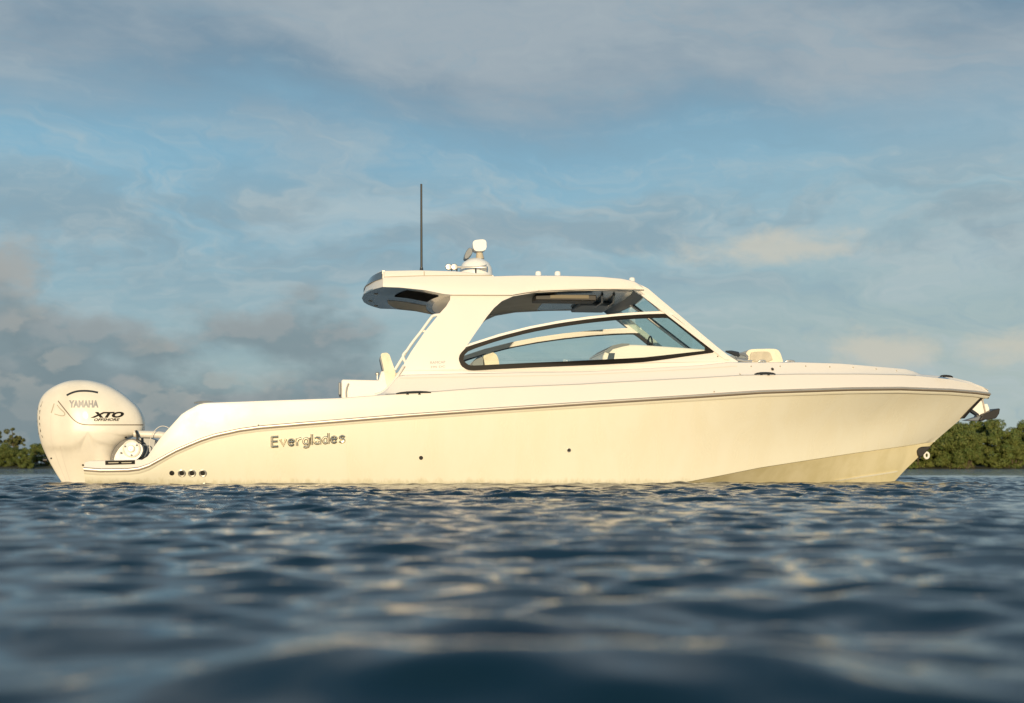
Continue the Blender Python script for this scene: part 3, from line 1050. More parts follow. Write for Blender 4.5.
# ------------------------------------------------------------------ aft of the cabin: module, mezzanine seat, ladder rails
mod = pxprism('tackle_module', [(341.3, 400), (341.3, 380.4), (343, 379.4), (378.5, 380.2), (381, 371.2), (386, 370.8), (390, 377), (394, 384), (394, 400)], -1.22, -.35, M['deck'], boat, bevel=.015)
mod_bvh = bvh_of(mod)
hd = [at(a, b, -1.235) for a, b in cr([(348.5, 383.5, 0), (346.7, 387.5, 0), (346.0, 392, 0), (346.2, 397, 0)], 4) for b in [b]] if False else [at(q.x, q.y, -1.235) for q in cr([(348.6, 383.3, 0), (346.9, 387.5, 0), (346.2, 392, 0), (346.3, 397, 0)], 4)]
MB().tube(hd, .013, 8).build('handle', M['steel'], mod)
p = at(341.5, 390, -.8)
MB().box((p.x - .02, -.8, p.z), (.018, .38, .09)).build('backing_pad', M['grey'], mod, bevel=.008)
ms = empty('aft_seat', (0, 0, 0), 0, boat)
pxprism('backrest', chaikin([(380.5, 355), (382, 353), (387, 352.6), (389.5, 354.5), (392, 362), (396.5, 374.5), (392, 382), (388, 388), (385.5, 381), (384, 370)], 2), -1.26, -.4, M['cushion'], ms, bevel=.03)
pxprism('seat', chaikin([(390, 377), (398, 372), (402, 371), (402, 384), (391, 387)], 1), -1.24, -.4, M['cushion'], ms, bevel=.03)
pxprism('seat_shell', [(379.5, 357), (381, 356.6), (386, 372), (384.5, 375), (383, 372)], -1.0, -.4, M['grey'], ms, bevel=.008)
p = at(377.3, 375.3, -.9)
MB().lathe([(.012, -.06), (.012, 0), (.028, .01), (.03, .03), (.015, .045), (0, .047)], p, (0, 0, 1), 14).build('knob', M['steel'], mod)

lad = empty('ladder_rail', (0, 0, 0), 0, boat)
def T(pts, y, r, m='white', parent=None, k=5, name='tube'):
    P = [at(q.x, q.y, y) for q in cr([(a, b, 0) for a, b in pts], k)]
    return MB().tube(P, r, 10).build(name, M[m], parent)


T([(441, 314.5), (434, 315.5), (430.5, 318.5), (421, 331.5), (411, 344.5), (402, 358.5), (395, 370)], -1.30, .021, parent=lad, name='outer_tube')
T([(440.5, 317), (431, 330), (420, 346.5), (409, 363), (405, 369)], -1.33, .011, parent=lad, name='inner_tube')
T([(421.5, 331), (427.5, 331.7)], -1.29, .018, parent=lad, name='rung')
T([(406.5, 351), (403.6, 354.5), (403.4, 358), (406, 363)], -1.31, .022, parent=lad, name='rung')
T([(438, 317), (437.5, 318.5)], -1.33, .02, 'black', parent=lad, name='bolt')
# fillet moulding where the aft pillar runs into the deck
T([(375, 395), (383, 392), (390, 386), (397, 376.5), (404, 365.5)], -1.47, .022, 'deck', parent=panel, name='pillar_edge')

# ------------------------------------------------------------------ foredeck gear
lounge = empty('bow_lounge', (0, 0, 0), 0, boat)
pxprism('backrest', chaikin([(745.5, 364), (746, 353), (748.5, 350), (753, 349), (774, 348.6), (778, 349.8), (780.5, 353), (784, 364)], 1), -.55, .55, M['cushion'], lounge, bevel=.035, bseg=3)
pxprism('side_pad', chaikin([(750, 361.5), (750.3, 354.5), (752, 351.8), (768, 351.4), (770.5, 353), (773.5, 361.5)], 1), -.575, -.54, M['beige'], lounge, bevel=.012)
pr = [at(741.8 + 5.6 * math.cos(a), 356.9 + 2.9 * math.sin(a) + .25 * 5.6 * math.cos(a) * .5, -.9) for a in [i * math.pi / 12 for i in range(25)]]
MB().tube(pr, .020, 8).build('grab_ring', M['grey'], lounge)
MB().tube([at(725.5, 351.4, -.9), at(731, 352.3, -.9), at(737.5, 354.3, -.9), at(739, 356.5, -.9)], [.012, .03, .042, .02], 10).build('wiper_motor', M['dark'], wsh)
MB().tube([at(737, 359.5, -.95), at(744, 361, -.95), at(752, 361.4, -.95)], .02, 8).build('hinge', M['steel'], lounge)


def cleat(px0, px1, py, ly, h=.03, m='steel', feet=True, tilt=0.0):
    a, b = at(px0, py, ly), at(px1, py + tilt, ly)
    mb = MB()
    L = (b.x - a.x)
    pts = [(lerp(a.x, b.x, t), ly, lerp(a.z, b.z, t) + h * s) for t, s in ((0, .1), (.12, .55), (.3, .8), (.5, .85), (.7, .8), (.88, .55), (1, .1))]
    mb.tube(pts, [.008, .014, .017, .018, .017, .014, .008], 10)
    for t in (.33, .67):
        x = lerp(a.x, b.x, t)
        mb.tube([(x, ly, a.z - .010), (x, ly, a.z + h * .8)], [.02, .013], 10)
    return mb.build('cleat', M[m], deck)


def edge_y(px, py):
    p = onto(px, py, lambda x, z: -edge_hb(x))
    return -edge_hb(p.x)


cleat(754.5, 775.5, 374.4, edge_y(765, 374) - .008, m='dark', h=.022)
cleat(396, 431, 393.8, edge_y(412, 393) - .008, h=.016, m='dark', tilt=-1.2)
cleat(194, 214, 403.0, edge_y(205, 402) + .06, h=.012, m='grey', tilt=-.4)
cleat(785, 795, 362.0, -.9, h=.02)
cleat(758, 766, 362.0, -.9, h=.02)
cleat(940, 953, 376.6, -.62, h=.02, m='black', tilt=.8)


def fitting(px, py, r, bvh, parent, name, ring='steel', hole='black', proud=.012, hole_r=.55):
    q = drape(px, py, bvh, 0)
    if not q: return
    p, n = q
    o = MB().lathe([(r, -.004), (r, proud * .6), (r * .85, proud), (r * hole_r, proud * .7), (r * hole_r * .95, .001), (0, .001)], p, n, 24).build(name, M[ring], parent)
    MB().lathe([(r * hole_r * .93, .001), (r * hole_r * .9, .0045), (0, .0045)], p, n, 18).build('opening', M[hole], o)
    return o


fitting(171.8, 473, .034, shell_bvh, hull, 'drain', ring='black', hole_r=.8)
for px in (181.8, 192, 202.8):
    fitting(px, 473.2, .055, shell_bvh, hull, 'drain', hole_r=.62)
fitting(421, 457.8, .028, shell_bvh, hull, 'drain', ring='black', hole_r=.7)
fitting(569, 450.2, .030, shell_bvh, hull, 'drain', hole_r=.7)
fitting(772.3, 369.3, .026, shell_bvh, deck, 'fuel_fill', hole_r=.75)
fitting(258.5, 425.3, .012, shell_bvh, capobj, 'snap')
fitting(374, 394.5, .018, shell_bvh, capobj, 'snap')
for px, py in ((751, 366.5), (780, 366.4), (805.5, 366.2), (829.6, 367), (853, 367.4), (876, 369), (896.5, 370.8), (740, 374.3), (714, 391.8)):
    fitting(px, py, .011, shell_bvh, deck, 'snap', hole='beige')
fitting(717.6, 356.4, .012, bvh_of(panel), panel, 'snap')

# seams and mouldings
ribbon('seam', [(385, 394.3), (440, 391.3), (477, 388.3), (580, 384.3), (600, 383.0), (700, 377.8), (740, 375.4), (800, 374.2), (860, 374.2), (900, 374.9), (916, 375.6)], 0.75, shell_bvh, M['softseam'], deck, off=.004)
ribbon('seam', [(400, 378.2), (465, 377), (580, 374.8), (640, 371.9), (700, 368.8), (737, 366)], 0.7, bvh_of(panel, deck), M['softseam'], panel, off=.004)
ribbon('spray_strake', [(835, 480.5), (850, 478.3), (870, 475.3), (890, 472.2), (897, 471)], 1.6, bvh_of(bottom), M['gel'], bottom, off=.012)
# lettering
def arc(cx, cy, rx, ry, a0, a1, n=12):
    return [(cx + rx * math.cos(R(lerp(a0, a1, i / n))), cy + ry * math.sin(R(lerp(a0, a1, i / n)))) for i in range(n + 1)]


STROKES = {
    'E': (.52, [[(0, 0), (0, 1)], [(0, 1), (.52, 1)], [(0, .52), (.46, .52)], [(0, 0), (.52, 0)]]),
    'v': (.50, [[(0, .66), (.25, 0), (.50, .66)]]),
    'e': (.50, [[(0, .36), (.50, .36)] + arc(.25, .33, .25, .33, 5, 320)]),
    'r': (.34, [[(0, 0), (0, .66)], [(0, .36), (.08, .55), (.20, .65), (.34, .66)]]),
    'g': (.50, [arc(.22, .34, .22, .31, 0, 360, 16), [(.50, .66), (.50, -.10), (.42, -.26), (.22, -.30), (.04, -.24)]]),
    'l': (.0, [[(0, 0), (0, 1)]]),
    'a': (.50, [arc(.24, .20, .24, .20, 0, 360, 16), [(.06, .58), (.22, .67), (.42, .62), (.50, .45), (.50, 0)]]),
    'd': (.50, [arc(.22, .32, .22, .32, 0, 360, 16), [(.50, 1.0), (.50, 0)]]),
    's': (.44, [cr([(.42, .55, 0), (.25, .66, 0), (.04, .55, 0), (.10, .40, 0), (.36, .28, 0), (.42, .12, 0), (.22, 0, 0), (.0, .10, 0)], 3)]),
}


def badge(name, word, x0, y0, x1, y1, h, bvh, m, parent, rad=.14, gap=.27):
    total = sum(STROKES[c][0] for c in word) + gap * (len(word) - 1)
    pen = 0.0
    k = (x1 - x0) / total
    for c in word:
        w_, strokes = STROKES[c]
        mb = MB()
        for st in strokes:
            P = []
            for q in st:
                u = (pen + q[0]) / total
                r, n = drape(lerp(x0, x1, u), lerp(y0, y1, u) - q[1] * h, bvh, .004)
                P.append(r)
            P = [P[0] + (P[0] - P[1]).normalized() * .008] + P[1:-1] + [P[-1] + (P[-1] - P[-2]).normalized() * .008]
            mb.tube(P, rad * h / 70.0, 10)
        mb.build(name, m, parent)
        pen += w_ + gap


badge('badge_letter', 'Everglades', 272.0, 446.6, 344.3, 442.0, 9.6, side_bvh, M['chrome'], hull)
lettering('pillar_lettering', 'RAMCAP', 430.3, 363.9, 445.2, 363.3, 2.6, panel_bvh, M['greydecal'], panel, weight=.0)
lettering('pillar_lettering', '395 DC', 430.5, 368.0, 445.2, 367.4, 2.0, panel_bvh, M['greydecal'], panel, weight=.0)
# sponsor plate on the swim platform edge: dark plate with a pale double bar
lb = bvh_of(capobj)
plq = decal_poly('badge', [(105.2, 460.9), (135, 460.3), (135, 464.3), (105.4, 465.1)], lb, M['blackdecal'], capobj, off=.005)
for x0, x1 in ((108.2, 118.8), (121.4, 131.8)):
    decal_poly('badge_bar', [(x0, 462.4), (x1, 462.2), (x1 - .4, 463.1), (x0 + .4, 463.3)], lb, M['seam'], plq, off=.009)

# bow: stem guard, roller, bow eye
sg_ = [(982.3, 396.2), (976, 402.5), (968, 411), (961.5, 418.5)]
P = [at(a, b, 0) for a, b in sg_]
v, f = [], []
for i, p in enumerate(P):
    for dx, y in ((.03, -.05), (.05, 0), (.03, .05), (-.035, .07), (-.035, -.07)):
        v.append(p + Vector((dx, y, 0)))
f = [(i * 5 + k, i * 5 + (k + 1) % 5, i * 5 + 5 + (k + 1) % 5, i * 5 + 5 + k) for i in range(3) for k in range(5)] + [(0, 1, 2, 3, 4), (15, 16, 17, 18, 19)]
link_mesh('stem_guard', v, f, M['black'], boat, bevel=.004)
ro = pxprism('anchor_roller', [(969.5, 409.8), (971, 411.5), (976.5, 415), (980, 416.5), (979, 413.8), (973, 409.5)], -.05, .05, M['dark'], boat, bevel=.006)
be = pxprism('bow_eye', chaikin([(917, 451), (918.5, 448), (922, 446.6), (932.5, 446.2), (928, 450), (921, 457.8), (918.5, 455)], 1), -.09, .09, M['black'], boat, bevel=.008)
c = at(926.6, 455.4, 0)
ring = [c + Vector((.036 * math.cos(a), 0, .046 * math.sin(a))) for a in [i * math.pi / 10 for i in range(21)]]
MB().tube(ring, .018, 10).build('shackle', M['white'], be)

# ------------------------------------------------------------------ roof gear
def roof_top(px, y):
    x = at(px, 275, y).x
    s = (x - XA) / (XF - XA)
    return Vector((x, y, (zr_(s) if s < .42 else zt(s)) + .02))


b_ = roof_top(421.5, -.9)
ant = MB()
ptop = at(421.3, 184, -.9)
ant.tube([b_ - Vector((0, 0, .03)), (b_.x, b_.y, b_.z + .1), ptop], [.021, .017, .014], 10)
ao = ant.build('antenna', M['black'], boat)
MB().lathe([(.035, 0), (.035, .02), (.024, .06), (.024, .08), (0, .08)], b_, (0, 0, 1), 16).build('antenna_base', M['dark'], ao)
# satellite / camera dome with its head
pc = at(476, 274, -.55)
dm = empty('radar_mast', (0, 0, 0), 0, boat)
zb0 = roof_top(476, -.55).z - .02
prof = []
for px, py in ((492.6, 275), (492.2, 269), (489.5, 263.5), (484.5, 259.8), (479.5, 258.2), (476, 257.8)):
    q = at(px, py, -.55)
    prof.append((q.x - pc.x, q.z))
MB().lathe([(prof[0][0], zb0)] + [(max(r, .001), z) for r, z in prof], (pc.x, -.55, 0), (0, 0, 1), 36).build('dome', M['white'], dm)
q0, q1 = at(476, 259, -.55), at(480, 250.5, -.55)
MB().tube([q0 + Vector((.06, 0, 0)), q1 + Vector((-.01, 0, 0))], [.065, .04], 16).build('neck', M['beige'], dm)
pxprism('camera_head', chaikin([(472.3, 240.2), (486.2, 239), (486.6, 249), (482.5, 251.2), (473.8, 250.8)], 2), -.68, -.44, M['white'], dm, bevel=.03, bseg=3)
pxprism('tilt_arm', chaikin([(469, 247.5), (472, 248), (473, 253), (467.5, 259), (464, 258.5), (465.5, 252)], 1), -.60, -.36, M['grey'], dm, bevel=.015)
# twin horns
for dy, dxp in ((0.0, 0), (.20, -5.6)):
    yy = -.85 + dy
    a, b = at(454.3 + dxp, 267, yy), at(486.5, 267.6, yy)
    hr = MB().tube([(a.x, yy, a.z), (a.x + .1, yy, a.z), (lerp(a.x, b.x, .5), yy, lerp(a.z, b.z, .5)), (b.x - .12, yy, b.z), (b.x - .03, yy, b.z), (b.x, yy, b.z)], [.022, .016, .014, .018, .035, .05], 14).build('horn', M['steel'], boat)
    MB().lathe([(.0, -.03), (.04, -.025), (.052, 0), (.04, .03), (0, .035)], (a.x, yy, a.z), (0, 1, 0), 20).build('horn_driver', M['steel'], hr)
    for t in (.08, .66):
        x = lerp(a.x, b.x, t)
        MB().tube([(x, yy, a.z), (x, yy, roof_top(468, yy).z - .02)], .010, 8).build('bracket', M['dark'], hr)
for px, hh in ((538.3, .065), (557.6, .065), (632.0, .05)):
    p = roof_top(px, -.5)
    p.z = (zt((p.x - XA) / (XF - XA))) + .02
    zt_ = at(px, 271 if px < 600 else 277.2, -.5).z
    MB().lathe([(.045, p.z - .02), (.047, zt_ - .035), (.040, zt_ - .012), (.02, zt_), (0, zt_)], (p.x, p.y, 0), (0, 0, 1), 20).build('gps_puck', M['white'], boat)
# folded nav light at the aft corner
p = at(382, 272.5, -1.36)
MB().box((p.x + .02, p.y, p.z), (.022, .02, .03)).build('nav_light', M['steel'], roof, bevel=.006)

# ------------------------------------------------------------------ outboard engine
eng = empty('outboard_engine', (0, 0, 0), 0, boat)
EY = -.78
eo = [(38.3, 411), (38, 418), (39.3, 433), (43, 447), (49, 460.5), (55.6, 472.4), (62.4, 483), (70, 495), (84, 497), (96, 486), (106, 474), (112, 464), (114, 453.5), (118, 447), (123.5, 443), (128, 440), (131.5, 437.5), (138, 435.5), (143, 432), (144.6, 426), (143.6, 418), (139, 408.4), (130.7, 400), (120.5, 392), (108.5, 385.4), (95, 381.4), (84, 380), (73, 380.4), (63.5, 382.6), (54.5, 386.6), (47.5, 391.4), (42.6, 397), (39.6, 404)]
E2 = [at(a, b, EY) for a, b in eo]
E2 = [(p.x, p.z) for p in E2]
ztop_e = max(z for x, z in E2)
zseam = at(110, 424.6, EY).z
zlow = at(60, 470, EY).z


def cut(poly, z0, above):
    out = []
    n = len(poly)
    for i in range(n):
        a, b = poly[i], poly[(i + 1) % n]
        ia, ib = (a[1] > z0) == above, (b[1] > z0) == above
        if ia: out.append(a)
        if ia != ib:
            t = (z0 - a[1]) / (b[1] - a[1])
            out.append((lerp(a[0], b[0], t), z0))
    return out


def pillow(poly, c, wfn, n=3.2, K=11, expo=None):
    """closed body whose outline in side view is poly and which rounds off towards both sides"""
    P = resample([(a, b, 0) for a, b in cr([(q[0], q[1], 0) for q in poly + [poly[0]]], 3) for b in [b]] if False else [tuple(q) for q in cr([(q[0], q[1], 0) for q in poly + [poly[0]]], 4)], .05)[:-1]
    v, f = [], []
    ts = [math.sin(math.pi / 2 * k / K) for k in range(-K, K + 1)]
    for t in ts:
        s = max(0.0, 1 - abs(t) ** n) ** (1 / n)
        s = max(s, .02)
        for q in P:
            x, z = lerp(c[0], q.x, s), lerp(c[1], q.y, s)
            v.append(Vector((x, EY + t * wfn(x, z), z)))
    m_ = len(P)
    f = [(i * m_ + k, i * m_ + (k + 1) % m_, (i + 1) * m_ + (k + 1) % m_, (i + 1) * m_ + k) for i in range(len(ts) - 1) for k in range(m_)]
    f += [tuple(range(m_)), tuple((len(ts) - 1) * m_ + k for k in range(m_))]
    return v, f


xc = at(92, 425, EY).x
xl, xr = at(40, 425, EY).x, at(144, 425, EY).x
zf1 = at(70, 447, EY).z
xf0, xf1 = at(63, 447, EY).x, at(74, 447, EY).x
def w_body(x, z):
    w = lerp(.10, .31, sstep(zlow - .3, zseam - .05, z))
    w *= (1 - .18 * sstep(xc, xr, x)) * (1 - .12 * (1 - sstep(xl, xc, x)))
    fold = z - (zf1 + .10 * sstep(xf1, xc, x) - .16 * sstep(xc, xr, x))      # moulded fold across the flank
    w -= .036 * (1 - sstep(-.06, .01, fold))
    w -= .030 * (1 - sstep(xf0, xf1, x))
    return w


v, f = pillow(E2, (xc, at(92, 432, EY).z), w_body, n=3.3, K=20)
mid = link_mesh('midsection', v, f, M['engine'], eng, angle=60)
# upper cowling: a proud skin over the top, its lower edge follows the panel line
cow = [(57.5, 400.8), (64, 408.5), (72.7, 418.5), (79, 423), (86, 424.8), (100, 425), (143.7, 425)] + [(144.0, 421), (143.2, 416.5), (139, 408.0), (130.7, 399.6), (120.5, 391.6), (108.5, 385.0), (95, 381.0), (84, 379.6), (73, 380.0), (63.5, 382.2), (54.5, 386.2), (49.5, 389.5)]
mbv = bvh_of(mid)
eng_bvh = mbv
def eribbon(pts, w, m='seam', name='panel_line', sp=4, off=.002):
    return ribbon(name, pts, w, mbv, M[m], mid, off=off, step=1.5, smoothpts=sp)


eribbon([(58, 400.8), (64.5, 409), (72.7, 418.8), (79, 423.2), (86, 424.7), (100, 424.9), (143.4, 424.9)], 1.0, 'lipdark')
eribbon([(54.2, 403.5), (52.5, 409), (51.2, 413)], 1.0, 'seam')
eribbon([(57, 404.8), (60, 408.5), (64.3, 412.5), (64.6, 415), (61.5, 415.8), (54.5, 414)], .9, 'seam')
eribbon([(50.8, 415), (50.6, 428), (52.5, 445), (57.5, 460), (66, 481)], .7, 'softseam')
eribbon([(60, 446), (63, 458), (70, 481)], .7, 'softseam')
eribbon([(66.7, 395.4), (71, 393.2), (77, 391.4), (84, 390.9), (91, 391.3), (98, 392.6)], 1.9, 'dark', 'air_slot', off=.003)
lettering('maker_lettering', 'YAMAHA', 69.0, 407.2, 98.4, 407.2, 6.8, mbv, M['greydecal'], mid, weight=.05)
lettering('model_lettering', 'XTO', 90.3, 417.4, 124, 417.2, 5.2, mbv, M['blackdecal'], mid, weight=.06, shear=.35)
lettering('model_lettering', 'OFFSHORE', 94.0, 421.0, 119.8, 420.8, 2.6, mbv, M['blackdecal'], mid, weight=.03, shear=.3)


# maker name repeated down the rear face
def rear_letters():
    vv, ff = text_mesh2d('YAMAHA', .09)
    a, b = min(q[0] for q in vv), max(q[0] for q in vv)
    out = []
    for q in vv:
        u = (q[0] - a) / (b - a)
        z = lerp(at(40, 399, EY).z, at(40, 438, EY).z, u)
        y = EY - .125 + q[1] / .72 * .26
        h = mbv.ray_cast(Vector((xl - 2, y, z)), Vector((1, 0, 0)))
        out.append(h[0] + h[1] * (.004 if h[1].x < 0 else -.004) if h[0] else Vector((xl, y, z)))
    return link_mesh('rear_lettering', out, ff, M['blackdecal'], mid, smooth=False)


rear_letters()
for px, py, r in ((51.3, 458.2, .012), (83, 465, .014), (125.6, 437.2, .016)):
    fitting(px, py, r, mbv, mid, 'bolt', ring='black', hole_r=.5)
MB().lathe([(.03, -.02), (.03, .03), (.015, .045), (0, .045)], at(45.8, 460, EY), (-1, 0, 0), 14).build('water_outlet', M['black'], mid)
# mount: bracket disc with hub, clamp, tilt tube
mnt = pxprism('mounting_bracket', chaikin([(113.5, 462), (115, 455), (119, 448.5), (124, 443.6), (131, 441.2), (137, 441.8), (142, 445.5), (143, 451), (140, 457), (133, 462)], 2), EY - .40, EY - .26, M['engine'], eng, bevel=.015)
pxprism('gasket', chaikin([(109.5, 462), (111.2, 453.8), (116, 445.8), (122, 440.6), (131, 438.4), (138, 439.4), (142, 443), (138, 447), (131, 444.5), (124, 447), (119, 453), (117, 462)], 1), EY - .31, EY - .20, M['black'], eng, bevel=.005)
q = at(131.5, 448.8, EY - .40)
MB().lathe([(.125, 0), (.125, .02), (.10, .028), (.10, .02), (.055, .02), (.05, .045), (.03, .05), (0, .05)], q, (0, -1, 0), 32).build('hub', M['engine'], mnt)
MB().lathe([(.036, .045), (.036, .06), (.018, .062), (.018, .05), (0, .05)], q, (0, -1, 0), 20).build('hub_bolt', M['steel'], mnt)
for px, py in ((125.6, 446.5), (137, 445.3), (131.8, 455.2), (121.3, 453)):
    MB().lathe([(.014, 0), (.014, .03), (.008, .034), (0, .034)], at(px, py, EY - .40), (0, -1, 0), 12).build('bolt', M['grey'], mnt)
MB().tube([at(136.2, 431, EY - .26), at(137, 434, EY - .31), at(137.6, 440.5, EY - .31)], .018, 10).build('strap', M['black'], eng)
MB().tube([at(134, 433.8, EY - .2), at(158, 434.6, EY - .2), at(172, 436.5, EY - .2)], .052, 14).build('tilt_tube', M['engine'], eng)
pxprism('mount_plate', [(139, 438), (150, 437.5), (156, 440), (158, 462), (138, 462)], EY - .12, EY + .15, M['grey'], eng, bevel=.01)
MB().tube([at(130, 458, EY - .3), at(146, 458, EY - .3)], .016, 8).build('drain_hose', M['dark'], eng)
P = [at(q.x, q.y, -1.1) for q in cr([(149.5, 452, 0), (150, 441, 0), (153, 433, 0), (158, 427.6, 0), (163, 426, 0), (168, 427.5, 0), (171, 431, 0)], 4)]
MB().tube(P, .005, 6).build('rigging_line', M['softseam'], eng)
P = [at(q.x, q.y, -1.05) for q in cr([(141, 446, 0), (145, 444.8, 0), (148, 447, 0), (147, 452, 0), (144, 458, 0)], 4)]
MB().tube(P, .008, 6).build('fuel_hose', M['grey'], eng)

# ------------------------------------------------------------------ anchor, hung in the bow roller
def world_mesh(o):
    o.parent = None
    o.location = BOAT
    o.rotation_euler = (0, 0, YAW)
    return o


org = at(984, 410, 0)
anchor = empty('anchor', BOAT + FX * org.x + Vector((0, 0, org.z)), YAW)
tag(anchor, 'galvanised plough anchor with a dark fluke hanging under the bow tip', 'anchor')
def sh(o):
    for vx in o.data.vertices: vx.co -= Vector((org.x, 0, org.z))
    return o


sh(pxprism('shank_plate', [(981.2, 399.5), (970.4, 410.4), (978, 416.3), (981, 418.2), (984, 417), (985.6, 411.5)], -.03, .03, M['white'], anchor, bevel=.006))
sh(pxprism('shank_plate', [(983.0, 400.5), (984.6, 404), (987.4, 403.8), (989, 407.5), (990, 412.5), (986, 414), (984.6, 407)], .0, .04, M['white'], anchor, bevel=.004))
fl = [(984, 414), (991, 411.2), (994, 409.7), (996.5, 409.4), (999, 408.2), (1000.2, 409), (999.4, 413.5), (996.5, 418), (992, 419.2), (985, 419.7), (980, 420.5)]
sh(pxprism('fluke', fl, -.17, .17, M['black'], anchor, bevel=.02))
sh(pxprism('fluke_tip', [(966.5, 420.4), (974, 418), (980, 416.2), (987, 418.5), (983, 421)], -.10, .10, M['grey'], anchor, bevel=.008))
sh(MB().tube([at(982.4, 399, -.05), at(985.8, 414, -.05)], .012, 8).build('chain', M['rail'], anchor))

# ------------------------------------------------------------------ shore and mangroves
def leaf_mat(name, c1, c2, c3):
    m = bpy.data.materials.new(name)
    m.use_nodes = True
    t = NT(m.node_tree)
    b = m.node_tree.nodes['Principled BSDF']
    geo = t.new('ShaderNodeNewGeometry')
    tc = t.new('ShaderNodeTexCoord')
    n = t.noise(tc.outputs['Object'], .9, 4)
    c = t.mix(t.ramp(n, .35, .65), c1 + (1,), c2 + (1,))
    c = t.mix(t.ramp(geo.outputs['Random Per Island'], .5, 1.0, 0, .7), c, c3 + (1,))
    t.link(c, b.inputs['Base Color'])
    b.inputs['Roughness'].default_value = .6
    b.inputs['Specular IOR Level'].default_value = .25
    return m


M['leaf'] = leaf_mat('mangrove_leaves', (.070, .105, .024), (.112, .135, .032), (.145, .145, .042))
M['leaf2'] = leaf_mat('pale_leaves', (.075, .085, .022), (.11, .115, .030), (.13, .12, .04))
M['bark'] = mat('bark', (.10, .075, .05), .9, var=.5, vscale=8)
M['mud'] = mat('mud_bank', (.040, .042, .020), .9, var=.6, vscale=2)


def mangrove(seed, w, h, leaf=.25, n=17000, mat_='leaf', sparse=False, floor=.0):
    rnd = random.Random(seed)
    lobes = []
    for k in range(52 if not sparse else 34):
        a = rnd.random() * 2 * math.pi
        rr = math.sqrt(rnd.random()) * w * .42
        zt2 = h * (1 - .35 * (rr / (w * .5)) ** 2)
        z = lerp(floor * h * .5, zt2 - w * .10, rnd.random() ** (.65 if sparse else .85))
        s = rnd.uniform(.10, .165) * w * (.55 if sparse else 1)
        z = max(z, s * .35)
        lobes.append((Vector((rr * math.cos(a), rr * math.sin(a), z)), s, rnd.uniform(.6, .85)))
    v, f = [], []
    for _ in range(n):
        c, s, q = rnd.choice(lobes)
        d = Vector((rnd.gauss(0, 1), rnd.gauss(0, 1), rnd.gauss(0, 1))).normalized()
        p = c + Vector((d.x, d.y, d.z * q)) * s * rnd.uniform(.78, 1.06)
        if p.z < .1: continue
        L = leaf * rnd.uniform(.6, 1.3)
        nrm = (d + Vector((rnd.gauss(0, .45), rnd.gauss(0, .45), rnd.gauss(0, .45) + .2))).normalized()
        a = nrm.orthogonal().normalized()
        a.rotate(Matrix.Rotation(rnd.random() * 6.28, 3, nrm))
        b = nrm.cross(a)
        base = len(v)
        v += [p - a * L * .5, p + b * L * .28 + nrm * L * .06, p + a * L * .5, p - b * L * .28 + nrm * L * .06]
        f.append((base, base + 1, base + 2, base + 3))
    cr_me = bpy.data.meshes.new('crown')
    cr_me.from_pydata([tuple(q) for q in v], [], f)
    cr_me.materials.append(M[mat_])
    mb = MB()
    for k in range(5 if not sparse else 3):
        a = rnd.random() * 6.28
        r0 = w * .12 * rnd.random()
        p0 = Vector((math.cos(a) * r0, math.sin(a) * r0, -.4))
        tgt = rnd.choice(lobes)[0]
        mb.tube([p0, p0.lerp(tgt, .45) + Vector((rnd.uniform(-.2, .2), rnd.uniform(-.2, .2), .1)), tgt], [.11, .075, .03], 7)
    for k in range(9 if not sparse else 0):           # arching prop roots
        a = rnd.random() * 6.28
        r1 = w * rnd.uniform(.25, .42)
        r1 *= .6
        mb.tube([Vector((math.cos(a) * .1, math.sin(a) * .1, .9)), Vector((math.cos(a) * r1 * .6, math.sin(a) * r1 * .6, .75)), Vector((math.cos(a) * r1, math.sin(a) * r1, -.4))], [.05, .045, .035], 6)
    return cr_me, mb


def make_tree(name, seed, w, h, **k):
    root = empty(name)
    cm, mb = mangrove(seed, w, h, **k)
    c = bpy.data.objects.new('crown', cm)
    col.objects.link(c)
    c.parent = root
    mb.build('trunk', M['bark'], root)
    return root


def copy_tree(src):
    r = src.copy()
    col.objects.link(r)
    for ch in src.children:
        d = ch.copy()
        col.objects.link(d)
        d.parent = r
    return r


SH = 150.0
def shore_pt(px, dist):
    return Vector(((px - 512) / FOC * dist, dist, 0))


protos = [make_tree('mangrove_tree', s, w, h) for s, w, h in ((3, 5.6, 6.4), (8, 5.2, 6.1), (15, 5.9, 6.6))]
used = [0, 0, 0]
spots = [
    # px, distance, scale, rotation, label
    (912, 153, .92, 0.3, 'mangrove bush half hidden behind the bow stem just above the waterline'),
    (938, 157, 0.98, 1.9, 'mangrove bush on the right shore directly below the anchor'),
    (957, 152, 0.84, 4.0, 'lower mangrove bush at the water edge, right of the bow eye'),
    (978, 159, 1.02, 2.7, 'tall round-topped mangrove bush on the right shore, just right of the anchor'),
    (999, 152, .88, 5.2, 'mangrove bush at the water edge of the right shore, near the picture edge'),
    (968, 151.5, .62, 2.2, 'small mangrove bush at the water edge, straight below the anchor fluke'),
    (1012, 151.5, .60, 1.1, 'smallest mangrove bush at the water edge close to the right picture edge'),
    (1021, 157, .90, 0.9, 'mangrove bush cut by the right edge of the picture'),
]
outside = [(1048, 154, .95, 3.0), (1075, 158, 1.0, 1.2), (1100, 153, .9, 2.2), (1128, 157, 1.0, 4.4), (890, 158, .85, 2.2)]
grp = 'mangroves along the far shore'
def put(k, px, dist, sc, rz, label):
    o = protos[k] if used[k] == 0 else copy_tree(protos[k])
    used[k] += 1
    o.location = shore_pt(px, dist)
    o.scale = (sc, sc, sc)
    o.rotation_euler = (0, 0, rz)
    tag(o, label, 'mangrove', grp)
    return o


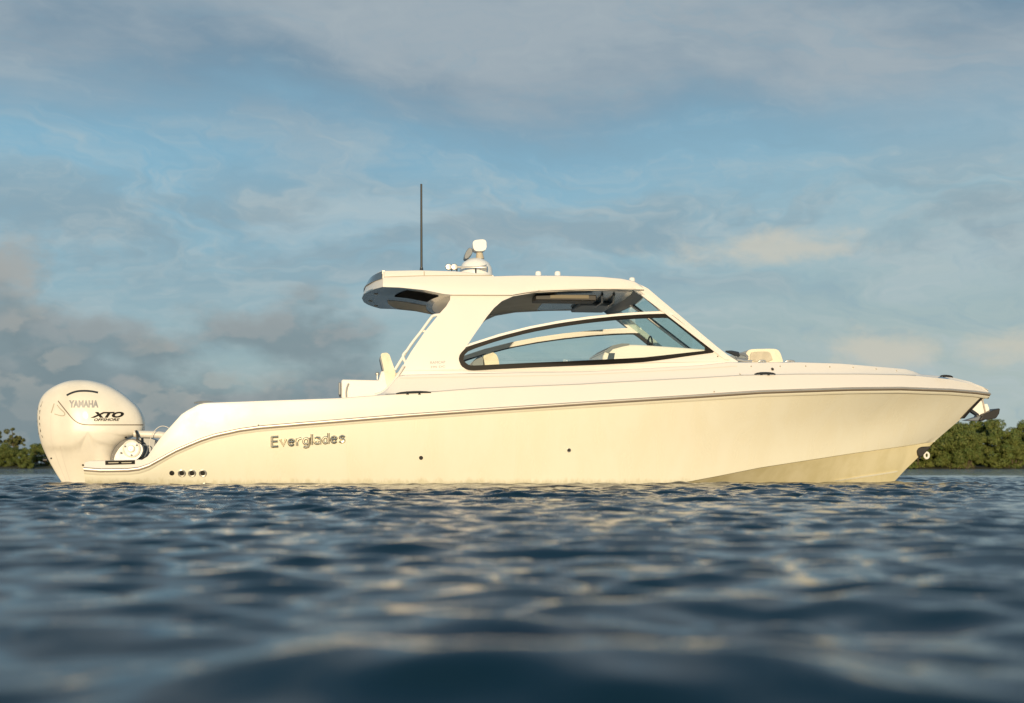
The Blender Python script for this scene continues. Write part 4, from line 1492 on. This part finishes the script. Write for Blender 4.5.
for i, (px, d, sc, rz, lb_) in enumerate(spots):
    put(i % 3, px, d, sc, rz, lb_)
for i, (px, d, sc, rz) in enumerate(outside):
    put((i + 1) % 3, px, d, sc, rz, 'mangrove bush beyond the right edge of the picture' if px > 1024 else 'mangrove bush hidden behind the bow of the boat')
left = [
    (40, 166, .54, 1.0, 'dense rounded mangrove bush touching the outboard engine at the left shore'),
    (26, 162, .40, 3.3, 'low mangrove bush at the left water edge, between the engine and the feathery tree'),
    (5, 164, .50, 5.0, 'mangrove bush at the foot of the feathery tree, far left shore'),
    (15, 165, .47, 0.7, 'mangrove bush in the middle of the left thicket, below the two thin trees'),
    (-14, 166, .5, 2.0, None), (-40, 166, .6, 0.3, None), (-70, 168, .7, 1.3, None), (62, 167, .45, 4.0, None)]
for i, (px, d, sc, rz, lb_) in enumerate(left):
    put(i % 3, px, d, sc, rz, lb_ or ('mangrove bush hidden behind the outboard engine' if px > 40 else 'mangrove bush beyond the left edge of the picture'))
ft = make_tree('feathery_tree', 41, 5.0, 5.6, leaf=.22, n=4200, mat_='leaf2', sparse=True, floor=.2)
ft.location = shore_pt(1, 171)
tag(ft, 'thin feathery pale tree rising above the bushes at the far left edge', 'tree', 'thin trees on the left shore')
ft2 = make_tree('feathery_tree', 57, 2.4, 5.3, leaf=.22, n=1500, mat_='leaf2', sparse=True, floor=.3)
ft2.location = shore_pt(17, 170)
tag(ft2, 'slender see-through tree with a small top, second from the left edge', 'tree', 'thin trees on the left shore')


def bank(name, x0, x1, d0, d1):
    rnd = random.Random(5)
    v, f = [], []
    n = 60
    for j, (t, z) in enumerate(((0, -.5), (.04, .10), (.2, .35), (1, .5))):
        for i in range(n + 1):
            a = i / n
            v.append((lerp(x0, x1, a), lerp(d0, d1, t) + rnd.uniform(-.4, .4) + math.sin(a * 9) * .8, z * (1 + rnd.uniform(-.2, .2)) * (1 if 0 < i < n else -1)))
    f = [(j * (n + 1) + i, j * (n + 1) + i + 1, (j + 1) * (n + 1) + i + 1, (j + 1) * (n + 1) + i) for j in range(3) for i in range(n)]
    o = link_mesh(name, v, f, M['mud'], None)
    tag(o, kind='structure')


bank('shore', shore_pt(885, 152).x, shore_pt(1140, 152).x, 150.5, 175)
bank('shore', shore_pt(-90, 160).x, shore_pt(75, 160).x, 161, 185)
